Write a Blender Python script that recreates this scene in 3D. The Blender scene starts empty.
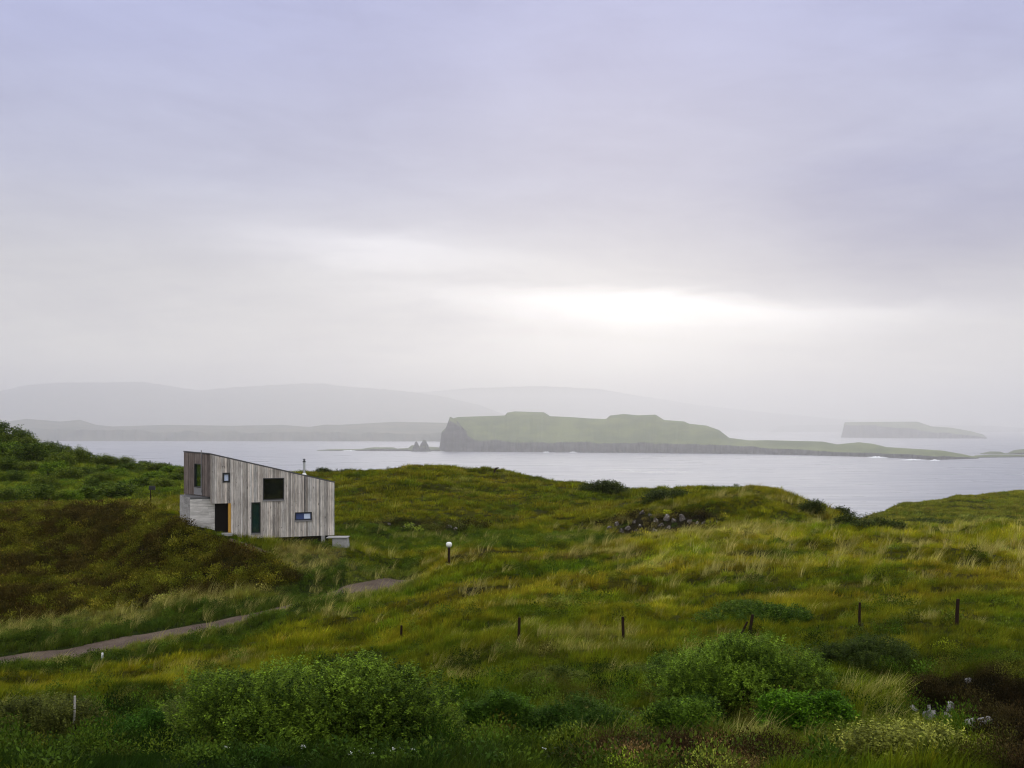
import bpy, math, random
import numpy as np
from mathutils import Vector

scene = bpy.context.scene
COL = scene.collection
R = math.radians
HC = 160.0           # eye height above the sea (m)
HOR = 427.0          # image row of the horizon
F = 1000.0           # focal length in image pixels
SC = HC / 40.0       # size of the sea view relative to the eye height

# ------------------------------------------------------------------ camera
cam_d = bpy.data.cameras.new('camera')
cam = bpy.data.objects.new('camera', cam_d)
COL.objects.link(cam)
cam.location = (0, 0, HC)
cam.rotation_euler = (R(90), 0, 0)
cam_d.sensor_width = 36.0
cam_d.lens = 36.0 * F / 1024.0
cam_d.shift_y = (HOR - 384.0) / 1024.0
cam_d.clip_start = 0.1
cam_d.clip_end = 150000
scene.camera = cam

# ------------------------------------------------------------------ render look
scene.view_settings.view_transform = 'Standard'
scene.view_settings.look = 'None'
scene.view_settings.exposure = 0.0
scene.view_settings.gamma = 1.0
scene.view_settings.use_curve_mapping = False
scene.cycles.volume_bounces = 2
scene.cycles.max_bounces = 8
scene.cycles.use_denoising = True
scene.cycles.filter_width = 1.15

# ------------------------------------------------------------------ node helper
class NB:
    """tiny expression builder for shader node trees"""
    def __init__(s, nt): s.nt = nt
    def node(s, t, **kw):
        n = s.nt.nodes.new(t)
        for k, v in kw.items(): setattr(n, k, v)
        return n
    def put(s, sock, v):
        if hasattr(v, 'is_output'): s.nt.links.new(v, sock)
        elif isinstance(v, (tuple, list)):
            if len(v) == 3 and sock.type == 'RGBA': v = (*v, 1)
            sock.default_value = v
        else: sock.default_value = v
    def m(s, op, *a, clamp=False):
        n = s.node('ShaderNodeMath', operation=op); n.use_clamp = clamp
        for i, v in enumerate(a): s.put(n.inputs[i], v)
        return n.outputs[0]
    def vm(s, op, *a):
        n = s.node('ShaderNodeVectorMath', operation=op)
        for i, v in enumerate(a): s.put(n.inputs[i], v)
        return n.outputs[0]
    def ramp(s, f, stops, interp='LINEAR'):
        n = s.node('ShaderNodeValToRGB'); cr = n.color_ramp; cr.interpolation = interp
        while len(cr.elements) < len(stops): cr.elements.new(0.5)
        for e, (p, c) in zip(cr.elements, stops):
            e.position = p; e.color = (*c, 1) if len(c) == 3 else c
        s.put(n.inputs[0], f); return n.outputs[0]
    def maprange(s, v, a, b, c=0.0, d=1.0, smooth=True):
        n = s.node('ShaderNodeMapRange')
        n.interpolation_type = 'SMOOTHSTEP' if smooth else 'LINEAR'
        s.put(n.inputs['Value'], v); s.put(n.inputs['From Min'], a); s.put(n.inputs['From Max'], b)
        s.put(n.inputs['To Min'], c); s.put(n.inputs['To Max'], d)
        return n.outputs[0]
    def noise(s, vec, scale, detail=3, rough=0.5, dist=0.0):
        n = s.node('ShaderNodeTexNoise')
        if vec is not None: s.put(n.inputs['Vector'], vec)
        s.put(n.inputs['Scale'], scale); s.put(n.inputs['Detail'], detail)
        s.put(n.inputs['Roughness'], rough); s.put(n.inputs['Distortion'], dist)
        return n.outputs['Fac']
    def mix(s, f, a, b, blend='MIX'):
        n = s.node('ShaderNodeMix', data_type='RGBA', blend_type=blend)
        s.put(n.inputs[0], f); s.put(n.inputs[6], a); s.put(n.inputs[7], b)
        return n.outputs[2]
    def xyz(s, x, y, z):
        n = s.node('ShaderNodeCombineXYZ')
        for i, v in enumerate((x, y, z)): s.put(n.inputs[i], v)
        return n.outputs[0]

# ------------------------------------------------------------------ sky
SUN_AZ = R(6)       # to the right of straight ahead (+Y)
SUN_EL = R(19)
world = bpy.data.worlds.new('World'); scene.world = world
world.use_nodes = True
wt = world.node_tree; wt.nodes.clear(); w = NB(wt)
tc = w.node('ShaderNodeTexCoord').outputs['Generated']
sep = w.node('ShaderNodeSeparateXYZ'); w.put(sep.inputs[0], tc)
dx, dy, dz = sep.outputs
hyp = w.m('SQRT', w.m('ADD', w.m('MULTIPLY', dx, dx), w.m('MULTIPLY', dy, dy)))
tanel = w.m('DIVIDE', dz, w.m('MAXIMUM', hyp, 0.02))
az = w.m('ARCTAN2', dx, dy)
# cloud sheet coordinates: a flat deck seen in perspective
inv = w.m('DIVIDE', 1.0, w.m('ADD', w.m('MAXIMUM', dz, 0.0), 0.16))
deck = w.xyz(w.m('MULTIPLY', dx, inv), w.m('MULTIPLY', dy, inv), 0.0)
puff = w.xyz(w.m('ADD', w.m('MULTIPLY', az, 2.6), w.m('MULTIPLY', tanel, 1.8)), w.m('MULTIPLY', tanel, 7.0), 0.0)
n_puff = w.noise(w.vm('ADD', puff, (3.1, 8.2, 0)), 1.15, 6, 0.58, 0.7)
n_big = w.noise(w.vm('MULTIPLY', deck, (0.9, 1.2, 1)), 1.3, 4, 0.55, 0.4)
n_mid = w.noise(w.vm('ADD', w.vm('MULTIPLY', deck, (0.8, 1.9, 1)), (7.3, 2.1, 0)), 3.4, 5, 0.55, 0.3)
flat = w.xyz(w.m('MULTIPLY', az, 3.0), w.m('MULTIPLY', tanel, 16.0), 0.0)
n_str = w.noise(flat, 1.6, 5, 0.55, 0.5)
base = w.ramp(w.maprange(tanel, 0.0, 1.0, smooth=False), [
    (0.0, (.70, .665, .635)), (.07, (.69, .665, .65)), (.15, (.54, .53, .565)), (.24, (.395, .41, .575)),
    (.36, (.33, .355, .60)), (.46, (.325, .36, .645)), (1.0, (.80, .82, .98))])
base = w.mix(w.m('MULTIPLY', w.maprange(dy, 0.25, -0.5), 0.9), base, (.98, 1.0, 1.08))   # unseen sky behind the eye, brightened to light the cabin front
zen = w.maprange(dz, 0.5, 1.0)
base = w.mix(w.m('MULTIPLY', zen, 0.85), base, (1.9, 1.92, 2.02))
mod = w.m('ADD', 1.0, w.m('ADD', w.m('ADD', w.m('MULTIPLY', w.m('SUBTRACT', n_big, 0.5), 0.40), w.m('MULTIPLY', w.m('SUBTRACT', n_puff, 0.5), 0.46)),
                         w.m('MULTIPLY', w.m('SUBTRACT', n_mid, 0.5), 0.16)))
side = w.maprange(w.m('ABSOLUTE', w.m('SUBTRACT', az, .06)), .12, .5)
mod = w.m('ADD', mod, w.m('MULTIPLY', side, .12))
n_fine = w.noise(w.vm('ADD', puff, (11.1, 2.2, 0)), 3.2, 5, 0.6, 0.8)
mod = w.m('ADD', mod, w.m('MULTIPLY', w.m('SUBTRACT', n_fine, .5), .27))
base = w.mix(1.0, base, w.xyz(mod, mod, w.m('ADD', w.m('MULTIPLY', mod, .72), .28)), 'MULTIPLY')
# the break in the deck above the islands, ragged along its upper edge
te = w.m('ADD', tanel, w.m('ADD', w.m('MULTIPLY', w.m('SUBTRACT', n_str, 0.5), 0.05), w.m('MULTIPLY', w.m('SUBTRACT', n_puff, 0.5), 0.04)))
tilt = w.m('ADD', te, w.m('MULTIPLY', w.m('SUBTRACT', az, 0.10), 0.055))
def gauss(v, c, s_):
    q = w.m('DIVIDE', w.m('SUBTRACT', v, c), s_)
    return w.m('EXPONENT', w.m('MULTIPLY', w.m('MULTIPLY', q, q), -1.0))
up_edge = w.maprange(tilt, 0.146, 0.122)
low_fade = w.maprange(tilt, 0.085, 0.132)
azw = gauss(az, 0.14, 0.235)
gap = w.m('MULTIPLY', w.m('MULTIPLY', up_edge, low_fade), azw)
azl = gauss(az, -0.13, 0.13)
gap2 = w.m('MULTIPLY', w.m('MULTIPLY', gauss(tilt, 0.163, 0.022), azl), 0.34)
glow = w.m('MULTIPLY', w.m('MULTIPLY', gauss(az, 0.10, 0.22), gauss(tanel, 0.080, 0.06)), 0.40)
low_right = w.m('MULTIPLY', w.m('MULTIPLY', gauss(az, 0.42, 0.18), gauss(te, 0.175, 0.07)), -0.30)
add = w.m('ADD', w.m('ADD', w.m('MULTIPLY', gap, 0.58), gap2), glow)
addc = w.mix(1.0, (1.0, .97, .90), w.xyz(add, add, add), 'MULTIPLY')
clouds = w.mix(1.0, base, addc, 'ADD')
clouds = w.mix(1.0, clouds, w.mix(1.0, (1.0, .97, .62), w.xyz(low_right, low_right, low_right), 'MULTIPLY'), 'ADD')
clouds = w.mix(1.0, clouds, (10, 10, 10), 'MULTIPLY')
sky = w.node('ShaderNodeTexSky', sky_type='NISHITA')
sky.sun_disc = False; sky.sun_elevation = SUN_EL; sky.sun_rotation = SUN_AZ
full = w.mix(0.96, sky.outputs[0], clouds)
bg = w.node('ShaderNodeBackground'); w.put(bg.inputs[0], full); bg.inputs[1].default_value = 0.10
wo = w.node('ShaderNodeOutputWorld'); wt.links.new(bg.outputs[0], wo.inputs[0])

# ------------------------------------------------------------------ sun behind the cloud
sd = bpy.data.lights.new('sun', 'SUN'); sd.energy = 0.5; sd.angle = R(34); sd.color = (1.0, .94, .82)
sun = bpy.data.objects.new('sun', sd); COL.objects.link(sun)
sv = Vector((math.sin(SUN_AZ) * math.cos(SUN_EL), math.cos(SUN_AZ) * math.cos(SUN_EL), math.sin(SUN_EL)))
sun.rotation_euler = (-sv).to_track_quat('-Z', 'Y').to_euler()

# ------------------------------------------------------------------ numpy helpers
_rng = np.random.RandomState(11)
_TAB = _rng.rand(512, 512)
def vnoise(x, y, s=1.0, ox=0.0, oy=0.0):
    x = np.asarray(x, float) / s + ox + 173.3; y = np.asarray(y, float) / s + oy + 91.7
    xi = np.floor(x).astype(int); yi = np.floor(y).astype(int)
    fx = x - xi; fy = y - yi
    fx = fx * fx * fx * (fx * (fx * 6 - 15) + 10); fy = fy * fy * fy * (fy * (fy * 6 - 15) + 10)
    a = _TAB[xi % 512, yi % 512]; b = _TAB[(xi + 1) % 512, yi % 512]
    c = _TAB[xi % 512, (yi + 1) % 512]; d = _TAB[(xi + 1) % 512, (yi + 1) % 512]
    return (a * (1 - fx) + b * fx) * (1 - fy) + (c * (1 - fx) + d * fx) * fy - 0.5
def fbm(x, y, s, o=4, g=0.5, ox=0.0):
    t = 0; a = 1.0; k = 0
    for i in range(o):
        t = t + a * vnoise(x, y, s * (0.51 ** i), ox + 13.7 * i, ox * 1.7 + 5.1 * i); k += a; a *= g
    return t / k * 2.0           # about -1 .. 1
def sstep(a, b, x):
    t = np.clip((x - a) / (b - a), 0, 1); return t * t * (3 - 2 * t)

def mesh_np(name, co, faces, smooth=False, colors=None, cname='tint'):
    """faces: int array (n,3) or (n,4); colors per vertex (n,3)"""
    me = bpy.data.meshes.new(name)
    co = np.ascontiguousarray(co, dtype=np.float32); faces = np.ascontiguousarray(faces, dtype=np.int32)
    n, k = faces.shape
    me.vertices.add(len(co)); me.vertices.foreach_set('co', co.ravel())
    me.loops.add(n * k); me.loops.foreach_set('vertex_index', faces.ravel())
    me.polygons.add(n)
    me.polygons.foreach_set('loop_start', np.arange(0, n * k, k, dtype=np.int32))
    if smooth: me.polygons.foreach_set('use_smooth', np.ones(n, bool))
    me.update(calc_edges=True)
    if colors is not None:
        ca = me.color_attributes.new(cname, 'FLOAT_COLOR', 'POINT')
        c4 = np.ones((len(co), 4), np.float32); c4[:, :3] = colors
        ca.data.foreach_set('color', c4.ravel())
    return me
def obj(name, me, mat=None, parent=None, loc=None):
    o = bpy.data.objects.new(name, me); COL.objects.link(o)
    if mat is not None and me is not None and len(me.materials) == 0: me.materials.append(mat)
    if parent is not None: o.parent = parent
    if loc is not None: o.location = loc
    return o
def tag(o, label=None, cat=None, group=None, kind=None):
    if label: o['label'] = label
    if cat: o['category'] = cat
    if group: o['group'] = group
    if kind: o['kind'] = kind
    return o
def empty(name, loc, rz=0.0):
    o = bpy.data.objects.new(name, None); COL.objects.link(o)
    o.location = loc; o.rotation_euler = (0, 0, rz); o.empty_display_size = 0.3
    return o
def copy_tree(o, parent=None):
    c = o.copy(); COL.objects.link(c)
    if parent is not None: c.parent = parent
    for ch in list(o.children): copy_tree(ch, c)
    return c

class MB:
    """collects simple solids into one mesh"""
    def __init__(s): s.v = []; s.f = []; s.c = []
    def poly(s, pts, faces, col=None):
        b = len(s.v); s.v += [tuple(p) for p in pts]; s.f += [tuple(i + b for i in f) for f in faces]
        s.c += [col or (1, 1, 1)] * len(pts)
    def hexa(s, p, col=None):      # 8 corners: bottom ring then top ring
        s.poly(p, [(3, 2, 1, 0), (4, 5, 6, 7), (0, 1, 5, 4), (1, 2, 6, 5), (2, 3, 7, 6), (3, 0, 4, 7)], col)
    def box(s, a, b, col=None):
        (x0, y0, z0), (x1, y1, z1) = a, b
        s.hexa([(x0, y0, z0), (x1, y0, z0), (x1, y1, z0), (x0, y1, z0), (x0, y0, z1), (x1, y0, z1), (x1, y1, z1), (x0, y1, z1)], col)
    def tube(s, pts, rad, n=8, col=None, cap=True):
        pts = [Vector(p) for p in pts]
        if not hasattr(rad, '__len__'): rad = [rad] * len(pts)
        rings = []
        for i, p in enumerate(pts):
            t = (pts[min(i + 1, len(pts) - 1)] - pts[max(i - 1, 0)]).normalized()
            u = t.cross(Vector((0.31, 0.95, 0.05))); u = u.normalized() if u.length > 1e-4 else Vector((1, 0, 0))
            q = t.cross(u)
            rings.append([p + (u * math.cos(2 * math.pi * k / n) + q * math.sin(2 * math.pi * k / n)) * rad[i] for k in range(n)])
        v = [x for r in rings for x in r]; f = []
        for i in range(len(pts) - 1):
            for k in range(n):
                f.append((i * n + k, i * n + (k + 1) % n, (i + 1) * n + (k + 1) % n, (i + 1) * n + k))
        if cap: f.append(tuple(reversed(range(n)))); f.append(tuple((len(pts) - 1) * n + k for k in range(n)))
        s.poly(v, f, col)
    def lathe(s, prof, c=(0, 0, 0), n=14, col=None):
        v = []; f = []
        for r, z in prof:
            for k in range(n):
                a = 2 * math.pi * k / n; v.append((c[0] + r * math.cos(a), c[1] + r * math.sin(a), c[2] + z))
        for i in range(len(prof) - 1):
            for k in range(n): f.append((i * n + k, i * n + (k + 1) % n, (i + 1) * n + (k + 1) % n, (i + 1) * n + k))
        f.append(tuple(reversed(range(n)))); f.append(tuple((len(prof) - 1) * n + k for k in range(n)))
        s.poly(v, f, col)
    def build(s, name, mat, parent=None, smooth=False, bevel=0.0):
        me = bpy.data.meshes.new(name); me.from_pydata(s.v, [], s.f); me.update()
        ca = me.color_attributes.new('tint', 'FLOAT_COLOR', 'POINT')
        ca.data.foreach_set('color', np.hstack([np.array(s.c, np.float32), np.ones((len(s.c), 1), np.float32)]).ravel())
        if smooth: me.polygons.foreach_set('use_smooth', np.ones(len(me.polygons), bool))
        o = obj(name, me, mat, parent)
        if bevel:
            b = o.modifiers.new('bevel', 'BEVEL'); b.width = bevel; b.segments = 2; b.limit_method = 'ANGLE'
        return o

# ------------------------------------------------------------------ materials
def newmat(name):
    m = bpy.data.materials.new(name); m.use_nodes = True
    m.node_tree.nodes.clear(); b = NB(m.node_tree)
    out = b.node('ShaderNodeOutputMaterial')
    return m, b, out
def principled(b, out, color, rough=0.8, spec=0.3, metal=0.0, bump=None, bumpd=0.02, bstr=0.5):
    p = b.node('ShaderNodeBsdfPrincipled')
    b.put(p.inputs['Base Color'], color); b.put(p.inputs['Roughness'], rough)
    b.put(p.inputs['Specular IOR Level'], spec); b.put(p.inputs['Metallic'], metal)
    if bump is not None:
        bn = b.node('ShaderNodeBump'); b.put(bn.inputs['Height'], bump)
        bn.inputs['Distance'].default_value = bumpd; bn.inputs['Strength'].default_value = bstr
        b.nt.links.new(bn.outputs[0], p.inputs['Normal'])
    b.nt.links.new(p.outputs[0], out.inputs[0]); return p
def position(b): return b.node('ShaderNodeNewGeometry').outputs['Position']
def attr(b, name, kind='GEOMETRY'):
    n = b.node('ShaderNodeAttribute'); n.attribute_name = name; n.attribute_type = kind
    return n.outputs['Color']

def leaf_mat(name, kind, trans=0.22, rough=0.6):
    m, b, out = newmat(name)
    c = attr(b, 'tint', kind)
    if kind == 'INSTANCER':
        c = b.mix(1.0, c, attr(b, 'tint', 'GEOMETRY'), 'MULTIPLY')
    p = b.node('ShaderNodeBsdfPrincipled'); b.put(p.inputs['Base Color'], c)
    p.inputs['Roughness'].default_value = rough; p.inputs['Specular IOR Level'].default_value = 0.02
    t = b.node('ShaderNodeBsdfTranslucent'); b.put(t.inputs[0], b.mix(1.0, c, (1.15, 1.1, .6), 'MULTIPLY'))
    mx = b.node('ShaderNodeMixShader'); mx.inputs[0].default_value = trans
    m.node_tree.links.new(p.outputs[0], mx.inputs[1]); m.node_tree.links.new(t.outputs[0], mx.inputs[2])
    m.node_tree.links.new(mx.outputs[0], out.inputs[0])
    return m
M_LEAF = leaf_mat('leaf', 'GEOMETRY')
M_COVER = leaf_mat('ground_cover', 'INSTANCER', 0.22)

m, b, out = newmat('turf_soil'); M_SOIL = m
pos = position(b)
n1 = b.noise(pos, 1.4, 5, 0.6); n2 = b.noise(pos, 9, 4, 0.6)
k = b.m('ADD', 0.45, b.m('ADD', b.m('MULTIPLY', n1, 0.5), b.m('MULTIPLY', n2, 0.5)))
principled(b, out, b.mix(1.0, attr(b, 'tint'), b.xyz(k, k, k), 'MULTIPLY'), 0.95, 0.05, bump=n2, bumpd=0.12, bstr=0.8)

m, b, out = newmat('track_gravel'); M_ROAD = m
pos = position(b)
n1 = b.noise(pos, 0.7, 5, 0.6); n2 = b.noise(pos, 14, 4, 0.7)
c = b.mix(b.maprange(n1, .35, .65), (.050, .033, .022), (.098, .070, .050))
c = b.mix(b.maprange(n2, .4, .75), c, (.14, .112, .094))
principled(b, out, c, 0.95, 0.1, bump=n2, bumpd=0.03, bstr=0.7)

m, b, out = newmat('sea_water'); M_SEA = m
pos = position(b)
wv = b.noise(b.vm('MULTIPLY', pos, (0.55, 1.0, 1)), 0.12, 5, 0.62, 0.4)
wv2 = b.noise(b.vm('MULTIPLY', pos, (0.5, 1.0, 1)), 0.9, 4, 0.6)
hh = b.m('ADD', wv, b.m('MULTIPLY', wv2, 0.16))
swell = b.noise(b.vm('MULTIPLY', pos, (0.25, 1.0, 1)), 0.012, 4, 0.6, 0.6)
p = principled(b, out, (.20, .21, .245), b.maprange(swell, .3, .7, .26, .40), 0.25, bump=hh, bumpd=1.0, bstr=0.5)
p.inputs['IOR'].default_value = 1.33

m, b, out = newmat('island_ground'); M_ISLE = m
pos = position(b)
nrm = b.node('ShaderNodeSeparateXYZ'); b.put(nrm.inputs[0], b.node('ShaderNodeNewGeometry').outputs['Normal'])
n1 = b.noise(b.vm('MULTIPLY', pos, (1, .5, 3)), 0.0045, 6, 0.62); n2 = b.noise(b.vm('MULTIPLY', pos, (.5, .5, 2.2)), 0.02, 6, 0.68, .4)
grass = b.mix(b.maprange(n1, .35, .65), (.055, .078, .014), (.125, .148, .036))
grass = b.mix(b.maprange(n2, .5, .75), grass, (.07, .085, .03))
rock = b.mix(b.maprange(n2, .35, .65), (.008, .008, .010), (.055, .050, .052))
rsep = b.node('ShaderNodeSeparateColor'); b.put(rsep.inputs[0], attr(b, 'tint'))
st = b.m('ADD', b.m('SUBTRACT', 1.0, rsep.outputs[0]), b.m('MULTIPLY', b.m('SUBTRACT', n2, 0.5), 1.5))
st = b.m('MINIMUM', st, b.maprange(nrm.outputs[2], .45, .7))
c = b.mix(b.maprange(st, .40, .62), rock, grass)
principled(b, out, c, 0.95, 0.1, bump=n2, bumpd=5.0, bstr=0.8)

m, b, out = newmat('far_hill'); M_HILL = m
n1 = b.noise(position(b), 0.004, 5, 0.6)
principled(b, out, b.mix(b.maprange(n1, .35, .65), (.05, .06, .03), (.11, .10, .055)), 0.95, 0.1)

m, b, out = newmat('foam'); M_FOAM = m
principled(b, out, (.85, .86, .88), 0.8, 0.2)

# ------------------------------------------------------------------ the land: surveyed profiles
# bearing (in pixels at focal 1000) -> [(distance, row it shows at, or drop below the eye as negative)]
def rows(*a): return [(d, (y - HOR) / F * d) for d, y in a]
def drop2(*a):
    a = list(a); d, h = a[-1]
    return a + [(d + 90, 80.0), (d + 150, HC + 6)]
PROF = {
 -250: rows((15, 768), (22, 750), (35, 700), (46, 680), (52, 665), (64, 560), (78, 500), (100, 478), (130, 420), (150, 395)) + drop2((200, 2), (320, 44)),
 0:   rows((15, 768), (22, 752), (35, 700), (46, 677), (49.5, 662), (53, 641), (64, 570), (76, 509), (86, 506), (100, 493), (130, 455), (150, 435)) + drop2((200, 8), (320, 44)),
 60:  rows((15, 768), (22, 752), (35, 698), (46, 674), (50, 656), (54, 634), (64, 573), (76, 507), (86, 504), (100, 491), (125, 466), (142, 452)) + drop2((190, 10), (310, 44)),
 120: rows((15, 768), (22, 748), (35, 692), (46, 668), (51, 645), (54, 627), (63, 577), (74, 508), (84, 504), (100, 488), (120, 472), (135, 463)) + drop2((180, 12), (300, 44)),
 175: rows((15, 768), (22, 748), (35, 690), (46, 660), (52, 634), (55, 618), (62, 573), (66, 520), (76, 506), (95, 490), (125, 470)) + drop2((175, 13), (300, 44)),
 225: rows((15, 768), (22, 748), (35, 688), (46, 655), (53, 627), (56, 612), (62, 570), (66, 532), (72, 523), (95, 492), (125, 473)) + drop2((175, 13), (300, 44)),
 260: rows((15, 768), (22, 748), (35, 686), (46, 650), (53, 622), (57, 607), (62, 572), (66.5, 542), (73, 531), (92, 500), (120, 475)) + drop2((175, 14), (300, 44)),
 330: rows((15, 768), (22, 745), (35, 678), (47, 634), (56, 601), (58, 598), (64, 560), (69, 539.5), (76, 528), (90, 506), (115, 473)) + drop2((170, 14), (290, 44)),
 400: rows((15, 768), (22, 740), (33, 675), (40, 647), (50, 612), (58, 592), (62, 583), (68, 563), (78, 538), (90, 506), (110, 470)) + drop2((160, 15), (280, 44)),
 450: rows((15, 768), (22, 738), (32, 675), (37, 643), (50, 595), (60, 567), (64, 560), (70, 548), (78, 535), (92, 500), (110, 468.5)) + drop2((160, 16), (280, 44)),
 500: rows((15, 768), (22, 735), (32, 670), (36, 645), (50, 590), (58, 565), (64, 549), (70, 541), (80, 530), (95, 500), (112, 474)) + drop2((160, 16), (280, 44)),
 550: rows((15, 768), (22, 735), (32, 665), (36, 643), (50, 586), (60, 553), (66, 544), (72, 537), (82, 522), (96, 498), (110, 481)) + drop2((160, 16), (280, 44)),
 600: rows((15, 768), (22, 735), (32, 663), (36, 641), (50, 582), (60, 549), (66, 541), (72, 535), (80, 522), (96, 499), (108, 488)) + drop2((160, 17), (280, 44)),
 650: rows((15, 768), (22, 735), (32, 661), (36, 640), (50, 578), (61, 545), (66, 541), (72, 533), (77, 507), (90, 498), (104, 490)) + drop2((150, 17), (270, 44)),
 700: rows((15, 768), (22, 733), (32, 660), (36, 639), (50, 574), (62, 538), (67, 533), (71, 526), (75, 505), (82, 494), (88, 490)) + drop2((150, 19), (270, 44)),
 760: rows((15, 768), (22, 730), (32, 658), (36, 637), (50, 572), (62, 535), (68, 523), (74, 502), (80, 488)) + drop2((95, 6.6), (140, 17), (260, 44)),
 800: rows((15, 768), (22, 728), (32, 655), (36, 634), (50, 571), (61, 536), (67, 527), (73, 512), (79, 500)) + drop2((95, 8.3), (140, 18), (260, 44)),
 845: rows((15, 768), (22, 725), (32, 652), (36, 630), (50, 570), (60, 535), (66, 529), (74, 523), (82, 517)) + drop2((100, 10.2), (150, 17), (260, 44)),
 872: rows((15, 768), (22, 724), (32, 651), (36, 629), (50, 570), (60, 534), (66, 531), (76, 527), (90, 524), (115, 519), (140, 514)) + drop2((180, 19), (280, 44)),
 900: rows((15, 766), (22, 722), (32, 650), (36, 628), (48, 574), (60, 532), (68, 533), (80, 529), (110, 522), (140, 509), (158, 505)) + drop2((210, 22), (300, 46)),
 960: rows((15, 764), (22, 718), (32, 648), (36, 626), (48, 572), (61, 527), (69, 533), (82, 531), (110, 524), (140, 504), (162, 497)) + drop2((220, 22), (310, 46)),
 1024: rows((15, 762), (22, 712), (32, 645), (36, 624), (48, 572), (61, 524), (69, 532), (82, 531), (110, 524), (140, 504), (165, 492.5)) + drop2((225, 20), (330, 46)),
 1300: rows((15, 755), (22, 700), (32, 640), (36, 620), (48, 565), (61, 520), (69, 528), (82, 526), (110, 515), (140, 495), (170, 480)) + drop2((230, 18), (360, 46)),
}
def pchip(x, y, xq):
    x = np.array(x, float); y = np.array(y, float); h = np.diff(x); dl = np.diff(y) / h
    d = np.zeros_like(x)
    for i in range(1, len(x) - 1):
        if dl[i - 1] * dl[i] > 0:
            w1 = 2 * h[i] + h[i - 1]; w2 = h[i] + 2 * h[i - 1]
            d[i] = (w1 + w2) / (w1 / dl[i - 1] + w2 / dl[i])
    d[0] = dl[0]; d[-1] = dl[-1]
    i = np.clip(np.searchsorted(x, xq) - 1, 0, len(h) - 1); t = np.clip((xq - x[i]) / h[i], 0, 1.0)
    t2 = t * t; t3 = t2 * t
    return (2*t3-3*t2+1)*y[i] + (t3-2*t2+t)*h[i]*d[i] + (-2*t3+3*t2)*y[i+1] + (t3-t2)*h[i]*d[i+1]
DG = np.concatenate([np.arange(15, 120, 0.5), np.arange(120, 520, 2.0)])
_pk = sorted(PROF)
UG = np.arange(_pk[0], _pk[-1] + 1, 5.0)
_tab = np.array([pchip([p[0] for p in PROF[k]], [p[1] for p in PROF[k]], DG) for k in _pk])
TAB = np.array([np.interp(UG, _pk, _tab[:, j]) for j in range(len(DG))]).T
_kx = np.arange(-6, 7) * 5.0; _kw = np.exp(-(_kx / 14.0) ** 2); _kw /= _kw.sum()
_pad = np.pad(TAB, ((6, 6), (0, 0)), 'edge')
TAB = sum(_kw[i] * _pad[i:i + len(UG)] for i in range(13))
def base_z(X, Y):
    X = np.asarray(X, float); Y = np.asarray(Y, float)
    Yc = np.maximum(Y, 15.0)
    u = np.clip(X / Yc * F + 512, UG[0], UG[-1] - 1e-3)
    a = (u - UG[0]) / 5.0; i = np.clip(a.astype(int), 0, len(UG) - 2); fa = a - i
    j = np.clip(np.searchsorted(DG, Yc) - 1, 0, len(DG) - 2); fb = np.clip((Yc - DG[j]) / (DG[j + 1] - DG[j]), 0, 1)
    h = (TAB[i, j] * (1 - fa) + TAB[i + 1, j] * fa) * (1 - fb) + (TAB[i, j + 1] * (1 - fa) + TAB[i + 1, j + 1] * fa) * fb
    k = np.clip(Y / 15.0, 0, 1)
    return HC - (h * k + 1.75 * (1 - k))
# the track: centre line in ground metres, and the footpath from the cabin door
def at_base(px, d): return ((px - 512) / F * d, d)
TRACK = [at_base(*q) for q in [(-330, 43), (-200, 45.5), (-100, 47.5), (0, 49.3), (60, 50.2), (120, 51.2), (180, 52.4), (225, 53.6), (265, 54.8),
                               (300, 56.3), (335, 58.3), (370, 60.5), (394, 62.0), (404, 62.7)]]
PATH = [at_base(*q) for q in [(229, 65.4), (243, 65.3), (256, 65.2), (268, 64.6)]]
def pline(P, n=12):
    P = [np.array(p) for p in P]; outp = []
    for i in range(len(P) - 1):
        p0 = P[max(i - 1, 0)]; p1 = P[i]; p2 = P[i + 1]; p3 = P[min(i + 2, len(P) - 1)]
        for t in np.linspace(0, 1, n, endpoint=False):
            outp.append(0.5 * ((2*p1) + (-p0+p2)*t + (2*p0-5*p1+4*p2-p3)*t*t + (-p0+3*p1-3*p2+p3)*t**3))
    outp.append(P[-1]); return np.array(outp)
PAD = at_base(340, 67.4)
BERM = np.array([at_base(208, 50.6), at_base(265, 52.2), at_base(322, 55.2)])
TRK = pline(TRACK); PTH = pline(PATH)
def dist_line(X, Y, L):
    X = np.asarray(X, float); Y = np.asarray(Y, float); best = np.full(X.shape, 1e9)
    for i in range(len(L) - 1):
        a = L[i]; v = L[i + 1] - a; q = v @ v
        t = np.clip(((X - a[0]) * v[0] + (Y - a[1]) * v[1]) / q, 0, 1)
        best = np.minimum(best, np.hypot(X - a[0] - t * v[0], Y - a[1] - t * v[1]))
    return best
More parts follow.
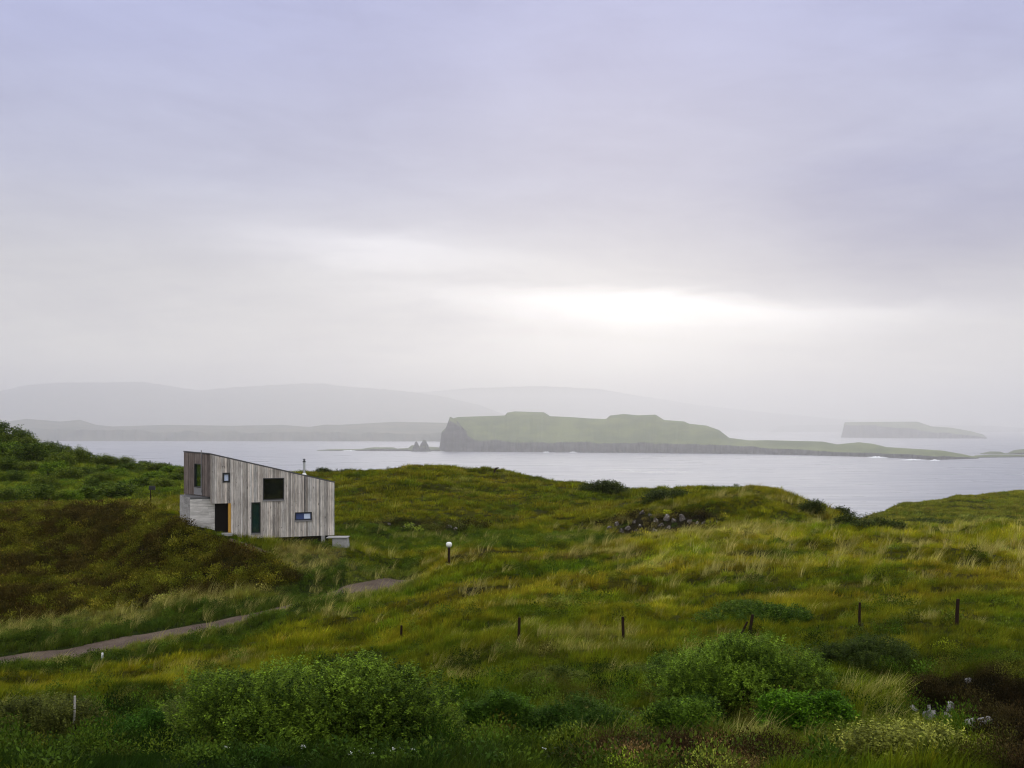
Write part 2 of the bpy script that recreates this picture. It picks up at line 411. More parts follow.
def ground_z(X, Y):
    X = np.asarray(X, float); Y = np.asarray(Y, float)
    z = base_z(X, Y)
    dt = np.minimum(dist_line(X, Y, TRK) - 1.3, dist_line(X, Y, PTH) - 0.45)
    calm = sstep(0.0, 2.0, dt)
    far = sstep(8, 30, Y)
    hum = 0.42 * fbm(X, Y, 7.0, 3) + 0.40 * fbm(X * .8, Y * 1.2, 2.4, 3, ox=4.0) + 0.10 * fbm(X, Y, 0.9, 2, ox=9)
    lump = 0.55 * np.maximum(fbm(X * .7, Y * 1.3, 3.6, 2, ox=21.0), 0)
    z = z - 0.28 * sstep(50, 75, Y) + 0.10 * np.exp(-((X - PAD[0]) ** 2 + (Y - PAD[1]) ** 2) / 6.0) + 0.34 * np.exp(-(dist_line(X, Y, BERM) / 1.0) ** 2)
    # the wall of the hummock slumped away where the rocks show
    return z + (hum + lump) * calm * far * 0.85 - 0.12 * (1 - sstep(-0.3, 0.1, dt))
def find(px, py, d0=14.0, d1=200.0):
    """where the ground is seen at a row of the survey picture"""
    d = np.arange(d0, d1, 0.1); X = (px - 512) / F * d
    rowsq = HOR + (HC - ground_z(X, d)) / d * F
    i = np.argmax(rowsq <= py); dd = d[i] if rowsq[i] <= py else d1
    return (px - 512) / F * dd, dd
def zone_row(X, Y):
    d = np.maximum(Y, 5.0); return X / d * F + 512, HOR + (HC - base_z(X, Y)) / d * F

# colours of the cover at a place on the ground (albedo)
OLIVE = np.array((.180, .178, .008)); GOLD = np.array((.235, .195, .014)); GREEN = np.array((.070, .145, .007))
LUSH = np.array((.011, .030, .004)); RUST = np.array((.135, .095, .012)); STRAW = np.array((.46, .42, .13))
HEATH = np.array((.056, .043, .009)); HEATHG = np.array((.092, .090, .009)); DARKH = np.array((.013, .007, .004))
def ell(px, py, cx, cy, rx, ry, X, Y, amp=0.35, s=5.0):
    q = np.sqrt(((px - cx) / rx) ** 2 + ((py - cy) / ry) ** 2) + amp * fbm(X, Y, s, 3, ox=31)
    return 1 - sstep(0.8, 1.15, q)
def zones(X, Y):
    px, py = zone_row(X, Y); d = np.asarray(Y, float)
    z = {}
    hill = (d > 53.5) & (d < 84)
    crest = np.interp(px, [-400, 0, 120, 200, 260, 310, 330], [500, 503, 503, 528, 556, 585, 600])
    foot = np.interp(px, [-400, 0, 60, 150, 230, 290, 320], [640, 622, 614, 603, 592, 585, 580])
    nz = 9 * fbm(X, Y, 4, 3, ox=3)
    z['heath'] = np.where(hill, sstep(-5, 6, foot + nz - py) * sstep(-7, 5, py - crest + nz) * sstep(325, 290, px), 0)
    z['dark'] = np.maximum.reduce([ell(px, py, 985, 704, 78, 30, X, Y, .6, 1.6), ell(px, py, 1045, 745, 80, 55, X, Y, .5, 1.6), ell(px, py, 900, 668, 70, 14, X, Y, .7, 1.6) * .6]) * (d < 36)
    z['brown'] = np.maximum(ell(px, py, 690, 766, 130, 13, X, Y, .3, 1.5), 0) * (d < 18)
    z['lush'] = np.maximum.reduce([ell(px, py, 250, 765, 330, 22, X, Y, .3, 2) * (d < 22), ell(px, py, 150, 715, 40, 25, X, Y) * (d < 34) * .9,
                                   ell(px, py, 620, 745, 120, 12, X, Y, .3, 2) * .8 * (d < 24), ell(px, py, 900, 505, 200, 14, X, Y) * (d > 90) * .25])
    dt = dist_line(X, Y, TRK)
    ty = np.interp(X, TRK[:, 0], TRK[:, 1]); upside = Y > ty
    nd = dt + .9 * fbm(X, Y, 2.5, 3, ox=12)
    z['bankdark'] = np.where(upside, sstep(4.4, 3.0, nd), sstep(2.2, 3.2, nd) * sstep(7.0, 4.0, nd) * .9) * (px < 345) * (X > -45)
    z['strawbank'] = upside * sstep(3.4, 4.6, nd) * sstep(9.5, 6.0, nd) * (px < 345)
    z['verge'] = sstep(4.2, 2.3, dt + 0.8 * fbm(X, Y, 3, 2)) * (px < 420)
    z['bank'] = sstep(8.0, 3.0, dt + 1.5 * fbm(X, Y, 3, 2, ox=8)) * (px < 420)
    z['track'] = dt; z['path'] = dist_line(X, Y, PTH)
    z['thicket'] = sstep(86, 92, d) * sstep(250, 200, px)
    z['hollow'] = ell(px, py, 470, 538, 160, 13, X, Y) * (d > 62) * (d < 84)
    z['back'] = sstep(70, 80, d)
    z['outcrop'] = ell(px, py, 662, 522, 58, 11, X, Y, .5, 2.0) * (d > 62) * (d < 84) + ell(px, py, 425, 526, 60, 4, X, Y, .5, 2.0) * .8 * (d > 62) * (d < 92)
    return px, py, z
def cover_color(X, Y):
    X = np.asarray(X, float); Y = np.asarray(Y, float)
    px, py, z = zones(X, Y)
    a = fbm(X, Y, 14, 4, ox=51); b_ = fbm(X * .6, Y * 1.5, 5.0, 4, ox=77); c_ = fbm(X * .5, Y * 1.6, 2.0, 3, ox=17)
    def mixc(c, t, e): t = np.asarray(t)[..., None]; return c * (1 - t) + e * t
    c = np.broadcast_to(OLIVE, X.shape + (3,)).copy()
    c = mixc(c, sstep(-.05, .45, a) * .55, GREEN)
    c = mixc(c, sstep(.0, .55, -b_ + .2 * a) * .75, GOLD)
    c = mixc(c, sstep(.2, .7, b_ + .5 * c_) * .6, RUST)
    c = mixc(c, sstep(.3, .75, c_) * .45, STRAW)
    c = mixc(c, sstep(.2, .5, -c_) * .6, GREEN * .75)
    e_ = fbm(X * .7, Y * 1.2, 1.1, 3, ox=43)
    c = c * np.clip(1 + 1.0 * e_, .25, 2)[..., None]
    near = sstep(47, 27, Y)
    c = mixc(c, near * .6, GREEN * .7)
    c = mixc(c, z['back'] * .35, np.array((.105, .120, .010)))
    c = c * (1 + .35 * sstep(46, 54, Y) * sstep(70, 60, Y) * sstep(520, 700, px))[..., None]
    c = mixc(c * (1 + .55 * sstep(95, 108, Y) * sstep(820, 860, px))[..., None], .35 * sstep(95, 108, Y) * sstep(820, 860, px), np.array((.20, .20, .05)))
    c = mixc(c, z['hollow'] * .7, np.array((.095, .155, .014)))
    c = mixc(c, z['thicket'] * .75, np.array((.21, .27, .022)))
    c = mixc(c, z['bank'] * .45, GREEN)
    c = mixc(c, z['verge'] * .55, np.array((.19, .21, .04)))
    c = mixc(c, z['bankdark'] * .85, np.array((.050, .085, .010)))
    c = mixc(c, z['strawbank'] * .55, np.array((.28, .26, .08)))
    h = np.where(sstep(-.3, .4, fbm(X, Y, 1.5, 3, ox=5))[..., None] > .4, HEATHG, HEATH)
    c = mixc(c, z['heath'] * .9, h)
    c = mixc(c, z['outcrop'] * .9, np.array((.035, .024, .012)))
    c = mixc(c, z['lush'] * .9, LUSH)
    c = mixc(c, z['dark'] * .95, DARKH)
    c = mixc(c, z['brown'] * .9, np.array((.05, .025, .014)))
    return c, px, py, z

# ---- ground sheet
gx = np.arange(-125, 170.01, 0.42); gy = np.concatenate([np.arange(-40, 12, 1.0), np.arange(12, 130, 0.36), np.arange(130, 330, 1.6), np.arange(330, 520, 4.0)])
GX, GY = np.meshgrid(gx, gy)
GZ = ground_z(GX, GY)
nx, ny = len(gx), len(gy)
idx = np.arange(nx * ny).reshape(ny, nx)
quads = np.stack([idx[:-1, :-1].ravel(), idx[:-1, 1:].ravel(), idx[1:, 1:].ravel(), idx[1:, :-1].ravel()], 1)
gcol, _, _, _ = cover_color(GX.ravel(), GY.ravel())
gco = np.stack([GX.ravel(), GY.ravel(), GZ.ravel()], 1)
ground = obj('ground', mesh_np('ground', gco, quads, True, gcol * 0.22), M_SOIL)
tag(ground, 'rolling grassy moorland falling away to the sea', 'ground', kind='structure')

def ribbon(name, L, wid, label, cat, lift):
    t = np.gradient(L, axis=0); t /= np.linalg.norm(t, axis=1)[:, None]; nrm_ = np.stack([-t[:, 1], t[:, 0]], 1)
    K = 7; vs = []
    for k in range(K):
        s = (k / (K - 1) - .5) * 2
        wv_ = wid * (1 + 0.18 * vnoise(L[:, 0], L[:, 1], 1.3, 3 + 9 * (s > 0)))
        P = L + nrm_ * (s * wv_)[:, None]
        z_ = ground_z(P[:, 0], P[:, 1]) + lift + 0.05 * (1 - s * s) * (1 if wid > 1 else 0) - 0.10 * (abs(s) > .99)
        vs.append(np.stack([P[:, 0], P[:, 1], z_], 1))
    V = np.stack(vs, 1).reshape(-1, 3); n = len(L); ii = np.arange(n * K).reshape(n, K)
    q = np.stack([ii[:-1, :-1].ravel(), ii[1:, :-1].ravel(), ii[1:, 1:].ravel(), ii[:-1, 1:].ravel()], 1)
    o = obj(name, mesh_np(name, V, q, True), M_ROAD)
    tag(o, label, cat, kind='structure'); return o
ribbon('road', TRK, 1.3, 'narrow grey brown gravel track curving up towards the cabin', 'road', 0.10)
ribbon('path', PTH, 0.38, 'short grey footpath sloping down from the cabin door', 'path', 0.10)

# ------------------------------------------------------------------ sea, out to the horizon
def grid_sheet(name, xs, ys, z, mat):
    X, Y = np.meshgrid(xs, ys); n, m_ = X.shape; ii = np.arange(n * m_).reshape(n, m_)
    q = np.stack([ii[:-1, :-1].ravel(), ii[:-1, 1:].ravel(), ii[1:, 1:].ravel(), ii[1:, :-1].ravel()], 1)
    return obj(name, mesh_np(name, np.stack([X.ravel(), Y.ravel(), np.full(X.size, z)], 1), q), mat)
SX, SY0, SY1 = 32000, -300, 49600
water = grid_sheet('sea', np.linspace(-SX, SX, 9), np.linspace(SY0, SY1, 9), 0.0, M_SEA)
tag(water, 'pale grey sea loch between the headland and the islands', 'sea', kind='structure')

# ------------------------------------------------------------------ islands and far hills
def isle(name, px0, px1, crest, shore, cliff, depth, label, mat, n=240, rough=1.0, lip=0.25, cat='island', back=0.6, jag=0.0, power=1.0, seed=0.0):
    """crest / shore / cliff: lists of (bearing px, row). A plateau: cliff off the sea, slope up to the crest, falling away behind."""
    us = np.linspace(px0, px1, n)
    ds = HC * F / (np.interp(us, *zip(*shore)) - HOR)
    # crest distance and height
    dep = SC * (np.interp(us, *zip(*depth)) if isinstance(depth, list) else np.full(n, float(depth)))
    dc = ds + dep
    zc = HC - (np.interp(us, *zip(*crest)) - HOR) / F * dc
    zk = np.maximum(HC - (np.interp(us, *zip(*cliff)) - HOR) / F * (ds + dep * lip * .4), 0.5)
    zk = np.minimum(zk, zc)
    ends = np.minimum(1, np.minimum(np.arange(n), np.arange(n)[::-1]) / 3.0)
    zc = zc * ends; zk = zk * ends
    prof_ = [(-.6, -3.0, 0, 1), (-.1, -0.5, 0, 1), (.05, .18, 1, 1), (.18, .45, 1, 1), (.24, .62, 1, 1), (.42, .86, 1, 1), (.52, 1.0, 1, .75), (.95, 1.06, 1, 0)]
    rowsv = []; rk = []
    ux = (us - 512) / F
    wob = 0.07 * dep * fbm(us * 3.1, us * 0 + seed, 9, 4, .6, ox=seed)
    for t, h, k, q_ in prof_:
        D = ds + t * zk + wob + (zk * .40 * fbm(us + seed * 3, np.full(n, t * 30.), 17, 2, .5) if k else 0)
        zz = np.where(k == 1, h * zk, h)
        zz = zz + (rough * 0.24 * zk * fbm(us + seed, np.full(n, t * 20.), 18, 2, .5) if k else 0)
        rowsv.append(np.stack([ux * D, D, zz], 1)); rk.append(np.full(n, q_))
    t0_ = .16
    for t in np.linspace(.24, 1, 12):
        D = ds + np.maximum(t * dep, zk * .95 + dep * (t - .2) * .9) + wob * (1 - t)
        s = ((t - .16) / .84) if t > .16 else 0
        s = np.clip(s, 0, 1) ** power
        zz = zk + (zc - zk) * (s * s * (3 - 2 * s) * .6 + s * .4)
        zz = zz + rough * 0.07 * (zc + 4) * fbm(ux * D, D, 60 * SC, 2) * (t < .98) * min(1, (1 - t) * 4)
        rowsv.append(np.stack([ux * D, D, zz], 1)); rk.append(np.zeros(n))
    if jag: rowsv[-1][:, 2] += jag * fbm(us, us * 0 + seed, 3, 3, .6) * ends
    for t, h in ((1 + back * .3, .9), (1 + back, .55), (1 + back * 1.6, -.1)):
        D = ds + t * dep
        rowsv.append(np.stack([ux * D, D, np.where(h > 0, zc * h, -3.0)], 1)); rk.append(np.full(n, .4))
    V = np.stack(rowsv, 1); K = V.shape[1]
    ii = np.arange(n * K).reshape(n, K)
    q = np.stack([ii[:-1, :-1].ravel(), ii[1:, :-1].ravel(), ii[1:, 1:].ravel(), ii[:-1, 1:].ravel()], 1)
    rkc = np.repeat(np.stack(rk, 1).reshape(-1, 1), 3, 1)
    o = obj(name, mesh_np(name, V.reshape(-1, 3), q, True, rkc), mat)
    tag(o, label, cat, kind='structure'); return o

isle('island', 438.5, 979,
     [(438.5, 447), (440, 440), (441, 435), (446, 431.5), (449, 424), (450.8, 419.3), (457.8, 417), (505, 415.5), (507, 412.6), (515, 411.4), (544, 412.3), (550, 416.2),
      (569, 417), (590, 418.5), (606, 419), (610, 415.5), (624, 414), (638, 415.3), (655.6, 414.6), (664, 420), (684, 421.4), (689, 423.7), (706, 425.5),
      (719, 430), (729, 437.8), (749, 440.4), (768, 440.2), (823, 441.6), (837, 444.4), (859, 442.2), (873, 443.8), (887, 447.1), (942, 450.5), (962, 454), (979, 457.5)],
     [(438, 449.5), (445, 451.6), (600, 452.6), (650, 453), (740, 454), (795, 455), (879, 457.2), (934, 460), (979, 458.6)],
     [(438.5, 448), (441, 436), (446, 432), (450, 422), (457, 423), (466, 432), (475, 441), (520, 442), (600, 442.5), (700, 444.5), (740, 446.5), (800, 450), (880, 453.5), (940, 456.3), (979, 457.8)],
     [(438, 60), (455, 130), (500, 220), (650, 230), (740, 160), (870, 100), (940, 60), (979, 20)],
     'flat topped green island with dark sea cliffs and a long low spit', M_ISLE, n=520, lip=.28)
isle('island', 841, 987,
     [(841, 432), (842.6, 422.2), (880, 421.8), (917.5, 421.6), (931, 426.3), (951, 427.7), (970, 431), (986.8, 435.5)],
     [(841, 437.6), (900, 438.2), (987, 438.6)], [(841, 432), (842.6, 424), (920, 431), (987, 437)], 260,
     'small hazy square ended island beyond the spit', M_ISLE, n=120)
isle('headland', -420, 470,
     [(-420, 415), (-200, 420), (-60, 417), (6.6, 421.5), (26.6, 418.8), (60, 421.5), (80, 419.8), (96, 424.8), (113, 426.5), (166, 424.8), (232, 425.8), (282, 424.8),
      (309, 427), (325, 424.6), (340, 424.8), (395, 421.8), (447, 422.8), (470, 424)],
     [(-420, 440.6), (470, 441.4)], [(-420, 430), (40, 430), (200, 432), (470, 434)], 420,
     'low cliff lined shore across the sea behind the cabin', M_HILL, n=300, lip=.2, cat='headland')
isle('headland', 770, 845, [(770, 431.5), (780, 426), (800, 425), (840, 424.5), (845, 426)], [(770, 432.0), (845, 432.0)], [(770, 431), (845, 429)], 300,
     'faintest low headland left of the square ended island', M_HILL, n=60, cat='headland')
isle('headland', 925, 1400, [(925, 425.2), (990, 425.6), (1024, 428), (1100, 424), (1400, 418)], [(925, 432), (1400, 432)], [(925, 431.0), (1400, 428)], 500,
     'pale low shore at the far right of the sea', M_HILL, n=120, cat='headland')
isle('hills', -500, 560,
     [(-500, 392), (-300, 384), (-120, 396), (0, 391), (26.6, 385), (60, 382.6), (143, 382), (173, 386.6), (199, 390.6), (232, 387.3), (305, 383.3), (322, 383.5), (340, 386),
      (400, 390.5), (440, 396), (480, 405), (520, 420), (560, 431)],
     [(-500, 434.2), (560, 434.2)], [(-500, 428), (560, 432)], 1500, 'long line of misty mountains behind the far shore', M_HILL, n=260, cat='hills', rough=.6, jag=22.0)
isle('hills', 380, 900, [(380, 396), (470, 388), (540, 386), (600, 389), (640, 396), (700, 405), (760, 412), (840, 419), (900, 424)],
     [(380, 431.4), (900, 431.4)], [(380, 428), (900, 431)], 1000, 'faint grey ridge almost lost in the bright mist', M_HILL, n=200, cat='hills', rough=.6, jag=22.0)

# skerries and sea stacks
isle('skerry', 317, 441, [(317, 450.2), (330, 449.2), (362, 449.0), (368, 447.8), (376, 447.2), (394, 447.4), (397, 448.6), (408, 448), (412, 445), (441, 447.6)],
     [(317, 450.8), (441, 451.3)], [(317, 450.5), (362, 449.8), (376, 449), (441, 450)], 26, 'long low black reef running left from the island cliff', M_ISLE, n=200, cat='reef', jag=1.0, seed=3.3)
isle('skerry', 980, 1006, [(980, 453.5), (990, 451.4), (1000, 451.6), (1006, 453.6)], [(980, 454.2), (1006, 454.2)], [(980, 453.8), (1006, 453.8)], 30,
     'small dark islet off the tip of the spit', M_ISLE, n=50, cat='islet')
isle('skerry', 1006, 1090, [(1006, 453.4), (1014, 450.2), (1026, 448.6), (1060, 447), (1090, 452)], [(1006, 454.2), (1090, 454.2)], [(1006, 453.8), (1040, 452), (1090, 453.8)], 40,
     'low green islet cut by the right edge of the view', M_ISLE, n=60, cat='islet')
isle('sandbank', 968, 1090, [(968, 455.8), (990, 454.6), (1090, 454.4)], [(968, 457.8), (1090, 456.6)], [(968, 456.8), (1090, 455.8)], 14,
     'pale flat shingle bar joining the spit to the islets', M_ISLE, n=50, cat='sandbank')
def stack(px, top, base, wpx, label, seed):
    d = 1640.0 * SC; h = (base - top) / F * d + 1.5; wv_ = wpx / F * d
    n, K = 22, 12; V = []
    for k in range(K + 1):
        t = k / K
        for i in range(n):
            a = 2 * math.pi * i / n
            r = wv_ * .5 * ((1 - t) ** .8 * .85 + .12) * (1 + .5 * float(vnoise(i * .9 + seed, t * 5 + seed, 1.0)))
            V.append((r * math.cos(a) + t * wv_ * .08 * math.sin(seed), r * .8 * math.sin(a), -1.5 + t * h * (1 + .12 * float(vnoise(i * .7, seed, 1.0)))))
    f = [(k * n + i, k * n + (i + 1) % n, (k + 1) * n + (i + 1) % n, (k + 1) * n + i) for k in range(K) for i in range(n)]
    me = bpy.data.meshes.new('sea_stack'); me.from_pydata(V, [], f + [tuple(K * n + i for i in range(n))]); me.update()
    o = obj('sea_stack', me, M_ISLE, loc=((px - 512) / F * d, d, 0))
    tag(o, label, 'sea stack')
stack(415.8, 440.2, 450, 9, 'narrow pointed sea stack rising from the black reef', 2.0)
stack(424.8, 438.8, 450, 14, 'broader rounded sea stack next to the island cliff', 5.5)

# surf where the swell breaks on the rocks
def surf(pxa, pya, L, seed, wpx):
    d = HC * F / (pya - HOR); n = 26
    V = []; t_ = np.linspace(-1, 1, n)
    X0 = (pxa - 512) / F * d
    for side_ in (-1, 1):
        for t in t_:
            V.append((X0 + t * L, d + side_ * wpx * (1 - t * t) * (1 + 1.2 * float(vnoise(t * 6, seed + side_, 1.0))), SC * (0.25 + 0.9 * max(0, float(vnoise(t * 9, seed, 1.0))))))
    for t in t_: V.append((X0 + t * L, d, SC * (0.6 + 1.6 * (1 - t * t) * (0.6 + float(vnoise(t * 11, seed * 2, 1.0))))))
    f = []
    for i in range(n - 1):
        f.append((i, i + 1, 2 * n + i + 1, 2 * n + i)); f.append((2 * n + i, 2 * n + i + 1, n + i + 1, n + i))
    me = bpy.data.meshes.new('surf'); me.from_pydata(V, [], f); me.update()
    o = obj('surf', me, M_FOAM); return o
for q in [((349, 451.2), 12, 1.0, 7, 'white surf breaking along the black reef'), ((546, 452.6), 5, 2.0, 4, 'smallest fleck of surf below the island cliffs'),
          ((573, 452.7), 6, 3.0, 5, 'fleck of white surf at the foot of the green island'), ((877, 457.7), 14, 4.0, 10, 'brightest white surf at the spit shoulder'),
          ((913, 460.4), 16, 6.0, 4, 'thin line of surf under the end of the spit'), ((935, 460.9), 6, 7.0, 4, 'short dash of surf near the spit tip')]:
    o = surf(q[0][0], q[0][1], q[1] * SC, q[2], q[3] * SC); tag(o, q[4], 'surf', kind='stuff')

# ------------------------------------------------------------------ sea haze: one even box of air
m, b, out = newmat('sea_haze')
vol = b.node('ShaderNodeVolumePrincipled')
vol.inputs['Color'].default_value = (.99, .975, .945, 1); vol.inputs['Density'].default_value = 0.00034 / SC
vol.inputs['Anisotropy'].default_value = 0.68
m.node_tree.links.new(vol.outputs[0], out.inputs['Volume'])
hb = MB(); hb.box((-32300, -400, -40), (32300, 49900, 345 * SC))
haze = hb.build('haze', m); tag(haze, 'thin pale sea haze over land and water', 'haze', kind='stuff')
#--OBJECTS--
# ------------------------------------------------------------------ the cabin
def plank_mat(name, c0, c1, axis):
    m, b, out = newmat(name)
    pos = position(b)
    grain = b.noise(b.vm('MULTIPLY', pos, (9, 9, 0.7) if axis == 'v' else (0.8, 0.8, 12)), 2.2, 5, 0.65, 0.3)
    blot = b.noise(pos, 0.9, 4, 0.6)
    knots = b.noise(b.vm('MULTIPLY', pos, (3, 3, 1.2)), 3.0, 3, 0.5)
    f = b.m('ADD', b.m('MULTIPLY', grain, .65), b.m('MULTIPLY', blot, .35))
    c = b.mix(b.maprange(f, .33, .66), c0, c1)
    c = b.mix(b.maprange(knots, .66, .74), c, tuple(x * .4 for x in c0))
    c = b.mix(1.0, c, attr(b, 'tint'), 'MULTIPLY')
    principled(b, out, c, 0.85, 0.15, bump=grain, bumpd=0.01, bstr=0.6)
    return m
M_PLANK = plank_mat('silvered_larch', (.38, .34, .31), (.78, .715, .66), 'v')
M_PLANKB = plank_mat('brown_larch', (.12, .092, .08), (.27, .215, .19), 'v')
M_BOARD = plank_mat('limewashed_board', (.42, .395, .375), (.74, .71, .68), 'h')
def plain(name, col, rough=.6, spec=.3, metal=0.0, var=.15, sc=6.0):
    m, b, out = newmat(name)
    n = b.noise(position(b), sc, 4, .6)
    principled(b, out, b.mix(n, tuple(x * (1 - var) for x in col), tuple(min(1, x * (1 + var)) for x in col)), rough, spec, metal)
    return m
M_SHELL = plain('dark_shade_shell', (.014, .012, .011), .95, .03)  # near black backing; its colour also stands in for shade under the floor
M_ROOF = plain('roof_sheet', (.09, .088, .09), .5, .4)
M_FRAME = plain('dark_frame', (.018, .018, .02), .45, .4)
M_SILL = plain('grey_sill', (.22, .21, .215), .5)
M_DOOR = plain('black_door', (.006, .007, .010), .8, .03)
M_JAMB = plain('ochre_timber', (.50, .27, .045), .6)
M_STEEL = plain('brushed_steel', (.55, .55, .56), .35, .5, .8)
M_BLACK = plain('black_pipe', (.03, .03, .035), .5)
M_CONC = plain('concrete', (.30, .29, .28), .9, .2, 0, .3)
M_WHITE = plain('white_paint', (.78, .78, .74), .5, .3, 0, .06)
M_PALEPANE = plain('pale_blind', (.62, .70, .88), .7, .2, 0, .08)  # pale blue of the small pane and the slot window's patch
M_BLUEPANE = plain('blue_pane', (.05, .075, .20), .5, .3, 0, .3)  # blue of the slot window's pane
M_POST = plain('wet_post_wood', (.026, .015, .010), .9, .03, 0, .4, 14)
M_GREYPOST = plain('bleached_post_wood', (.42, .39, .35), .85, .2, 0, .25, 14)
def glass(name, col, ior=1.6, rough=.03):
    m, b, out = newmat(name)
    p = principled(b, out, col, rough, .5); p.inputs['IOR'].default_value = ior
    return m
M_GLASS = glass('window_glass', (.008, .009, .008))
M_GLASSG = glass('green_reflection_glass', (.012, .03, .008), 3.2)  # green base stands in for the hillside reflected in the pane
M_GLASST = glass('teal_reflection_glass', (.008, .028, .030), 1.7)  # teal reflection put into the base colour

hA = at_base(184, 69.5); hB = at_base(210.2, 66.0); hC = at_base(334.3, 69.0)
hA, hB, hC = map(np.array, (hA, hB, hC)); hD = hA + (hC - hB) * 1.03
zAt, zBt, zCt = HC - (451.9 - HOR) / F * 69.5, HC - (454.2 - HOR) / F * 66.0, HC - (482.5 - HOR) / F * 69.0
_M = np.linalg.inv(np.array([[hA[0], hA[1], 1], [hB[0], hB[1], 1], [hC[0], hC[1], 1]])) @ np.array([zAt, zBt, zCt])
def roof_z(p): return _M[0] * p[0] + _M[1] * p[1] + _M[2]
FLOOR = HC - 7.46
cabin = empty('cabin', (hB[0], hB[1], FLOOR))
tag(cabin, 'angular cabin clad in silvered upright boards with a sloping roof', 'cabin')
class Wall:
    """a vertical wall between two plan points; s runs along it, n points out"""
    def __init__(s, p, q):
        s.p = np.array(p); s.L = float(np.linalg.norm(np.array(q) - s.p)); s.t = (np.array(q) - s.p) / s.L
        s.n = np.array((s.t[1], -s.t[0]))
    def P(s, a, off=0.0): return s.p + s.t * a + s.n * off
    def at(s, px, py):
        r = np.array(((px - 512) / F, 1.0))     # ground ray
        A_ = np.array([[s.t[0], -r[0]], [s.t[1], -r[1]]]); sol = np.linalg.solve(A_, -s.p)
        d = sol[1]; return sol[0], HC - (py - HOR) / F * d
    def slab(s, mb, s0, s1, za0, za1, zb0, zb1, o0, o1, col=None):
        """between s0..s1; bottom/top at s0 (za0, za1), at s1 (zb0, zb1); offsets o0 (inner) .. o1 (outer)"""
        a0, a1 = s.P(s0, o1), s.P(s1, o1); b1, b0 = s.P(s1, o0), s.P(s0, o0)
        mb.hexa([(*a0, za0), (*a1, zb0), (*b1, zb0), (*b0, za0), (*a0, za1), (*a1, zb1), (*b1, zb1), (*b0, za1)], col)
WM = Wall(hB, hC); WE = Wall(hA, hB)
CB = Vector(cabin.location)
def hb_build(mb, name, mat, parent=cabin, **k):
    o = mb.build(name, mat, None, **k)
    o.parent = parent
    root = parent
    wl = Vector((0, 0, 0)); q = parent
    while q is not None: wl += q.location; q = q.parent
    o.data.transform(__import__('mathutils').Matrix.Translation(-wl))
    return o
rb = random.Random(5)
def clad(W, mat, top, bot, openings, bw, th=0.024, name='cladding'):
    mb = MB(); edges = [0.0]
    while edges[-1] < W.L - bw * .6: edges.append(edges[-1] + bw * rb.uniform(.8, 1.2))
    edges[-1] = W.L
    cuts = sorted({e for o_ in openings for e in o_[:2]})
    E = sorted(set([e for e in edges if all(abs(e - c) > .05 or e in (0, W.L) for c in cuts)] + [c for c in cuts if 0 < c < W.L]))
    for s0, s1 in zip(E[:-1], E[1:]):
        if s1 - s0 < .01: continue
        mid = (s0 + s1) / 2; segs = [(None, None)]
        ops = sorted([o_ for o_ in openings if o_[0] - 1e-4 < mid < o_[1] + 1e-4], key=lambda o_: o_[2])
        lo = None; pieces = []
        for o_ in ops: pieces.append((lo, o_[2])); lo = o_[3]
        pieces.append((lo, None))
        t = rb.choice([.48, .66, .80, .90, .96, 1.02]) * rb.uniform(.9, 1.1); wm = rb.uniform(-.03, .04)
        col = (t * (1 + wm), t, t * (1 - wm)); off = rb.uniform(0, .016)
        for z0, z1 in pieces:
            a0 = bot(s0) if z0 is None else z0; b0 = bot(s1) if z0 is None else z0
            a1 = top(s0) if z1 is None else z1; b1 = top(s1) if z1 is None else z1
            if a1 - a0 < .02: continue
            W.slab(mb, s0 + .007, s1 - .007, a0, a1, b0, b1, -.03, th * .3 + off, col)
    return hb_build(mb, name, mat)
def rect(W, x0, y0, x1, y1):
    sa, za = W.at(x0, y0); sb, zb = W.at(x1, y1); return [sa, sb, zb, za]
# openings on the long face
o_small = rect(WM, 222.5, 472.7, 230.1, 482.3); o_big = rect(WM, 263, 478.2, 283.9, 499.5)
o_tall = rect(WM, 251.3, 502.4, 260.5, 533); o_slot = rect(WM, 295, 512.4, 311.8, 519.8)
s_door = WM.at(230.9, 500)[0]; z_over = WM.at(222, 503.4)[1]
o_entry = [-.01, s_door, FLOOR - 3, z_over]
roofM = lambda s_: float(roof_z(WM.P(s_))) - .02
clad(WM, M_PLANK, roofM, lambda s_: FLOOR if s_ > s_door + .9 else FLOOR + .02, [o_small, o_big, o_tall, o_slot, o_entry], .125)
# openings on the short end
o_end = rect(WE, 194.9, 463.4, 202.2, 487.8); zE = HC - 4.62
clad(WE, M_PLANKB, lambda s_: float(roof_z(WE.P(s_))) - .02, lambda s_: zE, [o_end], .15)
# shell behind the boards
def prism(mb, pts, zb, zt):
    n = len(pts); v = [(*p, zb(p)) for p in pts] + [(*p, zt(p)) for p in pts]
    mb.poly(v, [tuple(reversed(range(n))), tuple(range(n, 2 * n))] + [(i, (i + 1) % n, (i + 1) % n + n, i + n) for i in range(n)])
cen = (hA + hB + hC + hD) / 4
def inset(p, k):
    v = p - cen; return cen + v * (1 - k / np.linalg.norm(v))
mb = MB(); prism(mb, [inset(p, .42) for p in (hA, hB, hC, hD)], lambda p: FLOOR - .7, lambda p: roof_z(p) - .06); hb_build(mb, 'wall', M_SHELL)  # carried below the floor as a dark sheet for the shade there
mb = MB()
for W_ in (Wall(hC, hD), Wall(hD, hA)):
    W_.slab(mb, 0, W_.L, FLOOR, float(roof_z(W_.P(0))) - .02, FLOOR, float(roof_z(W_.P(W_.L))) - .02, -.05, .0)
hb_build(mb, 'rear_cladding', M_PLANK)
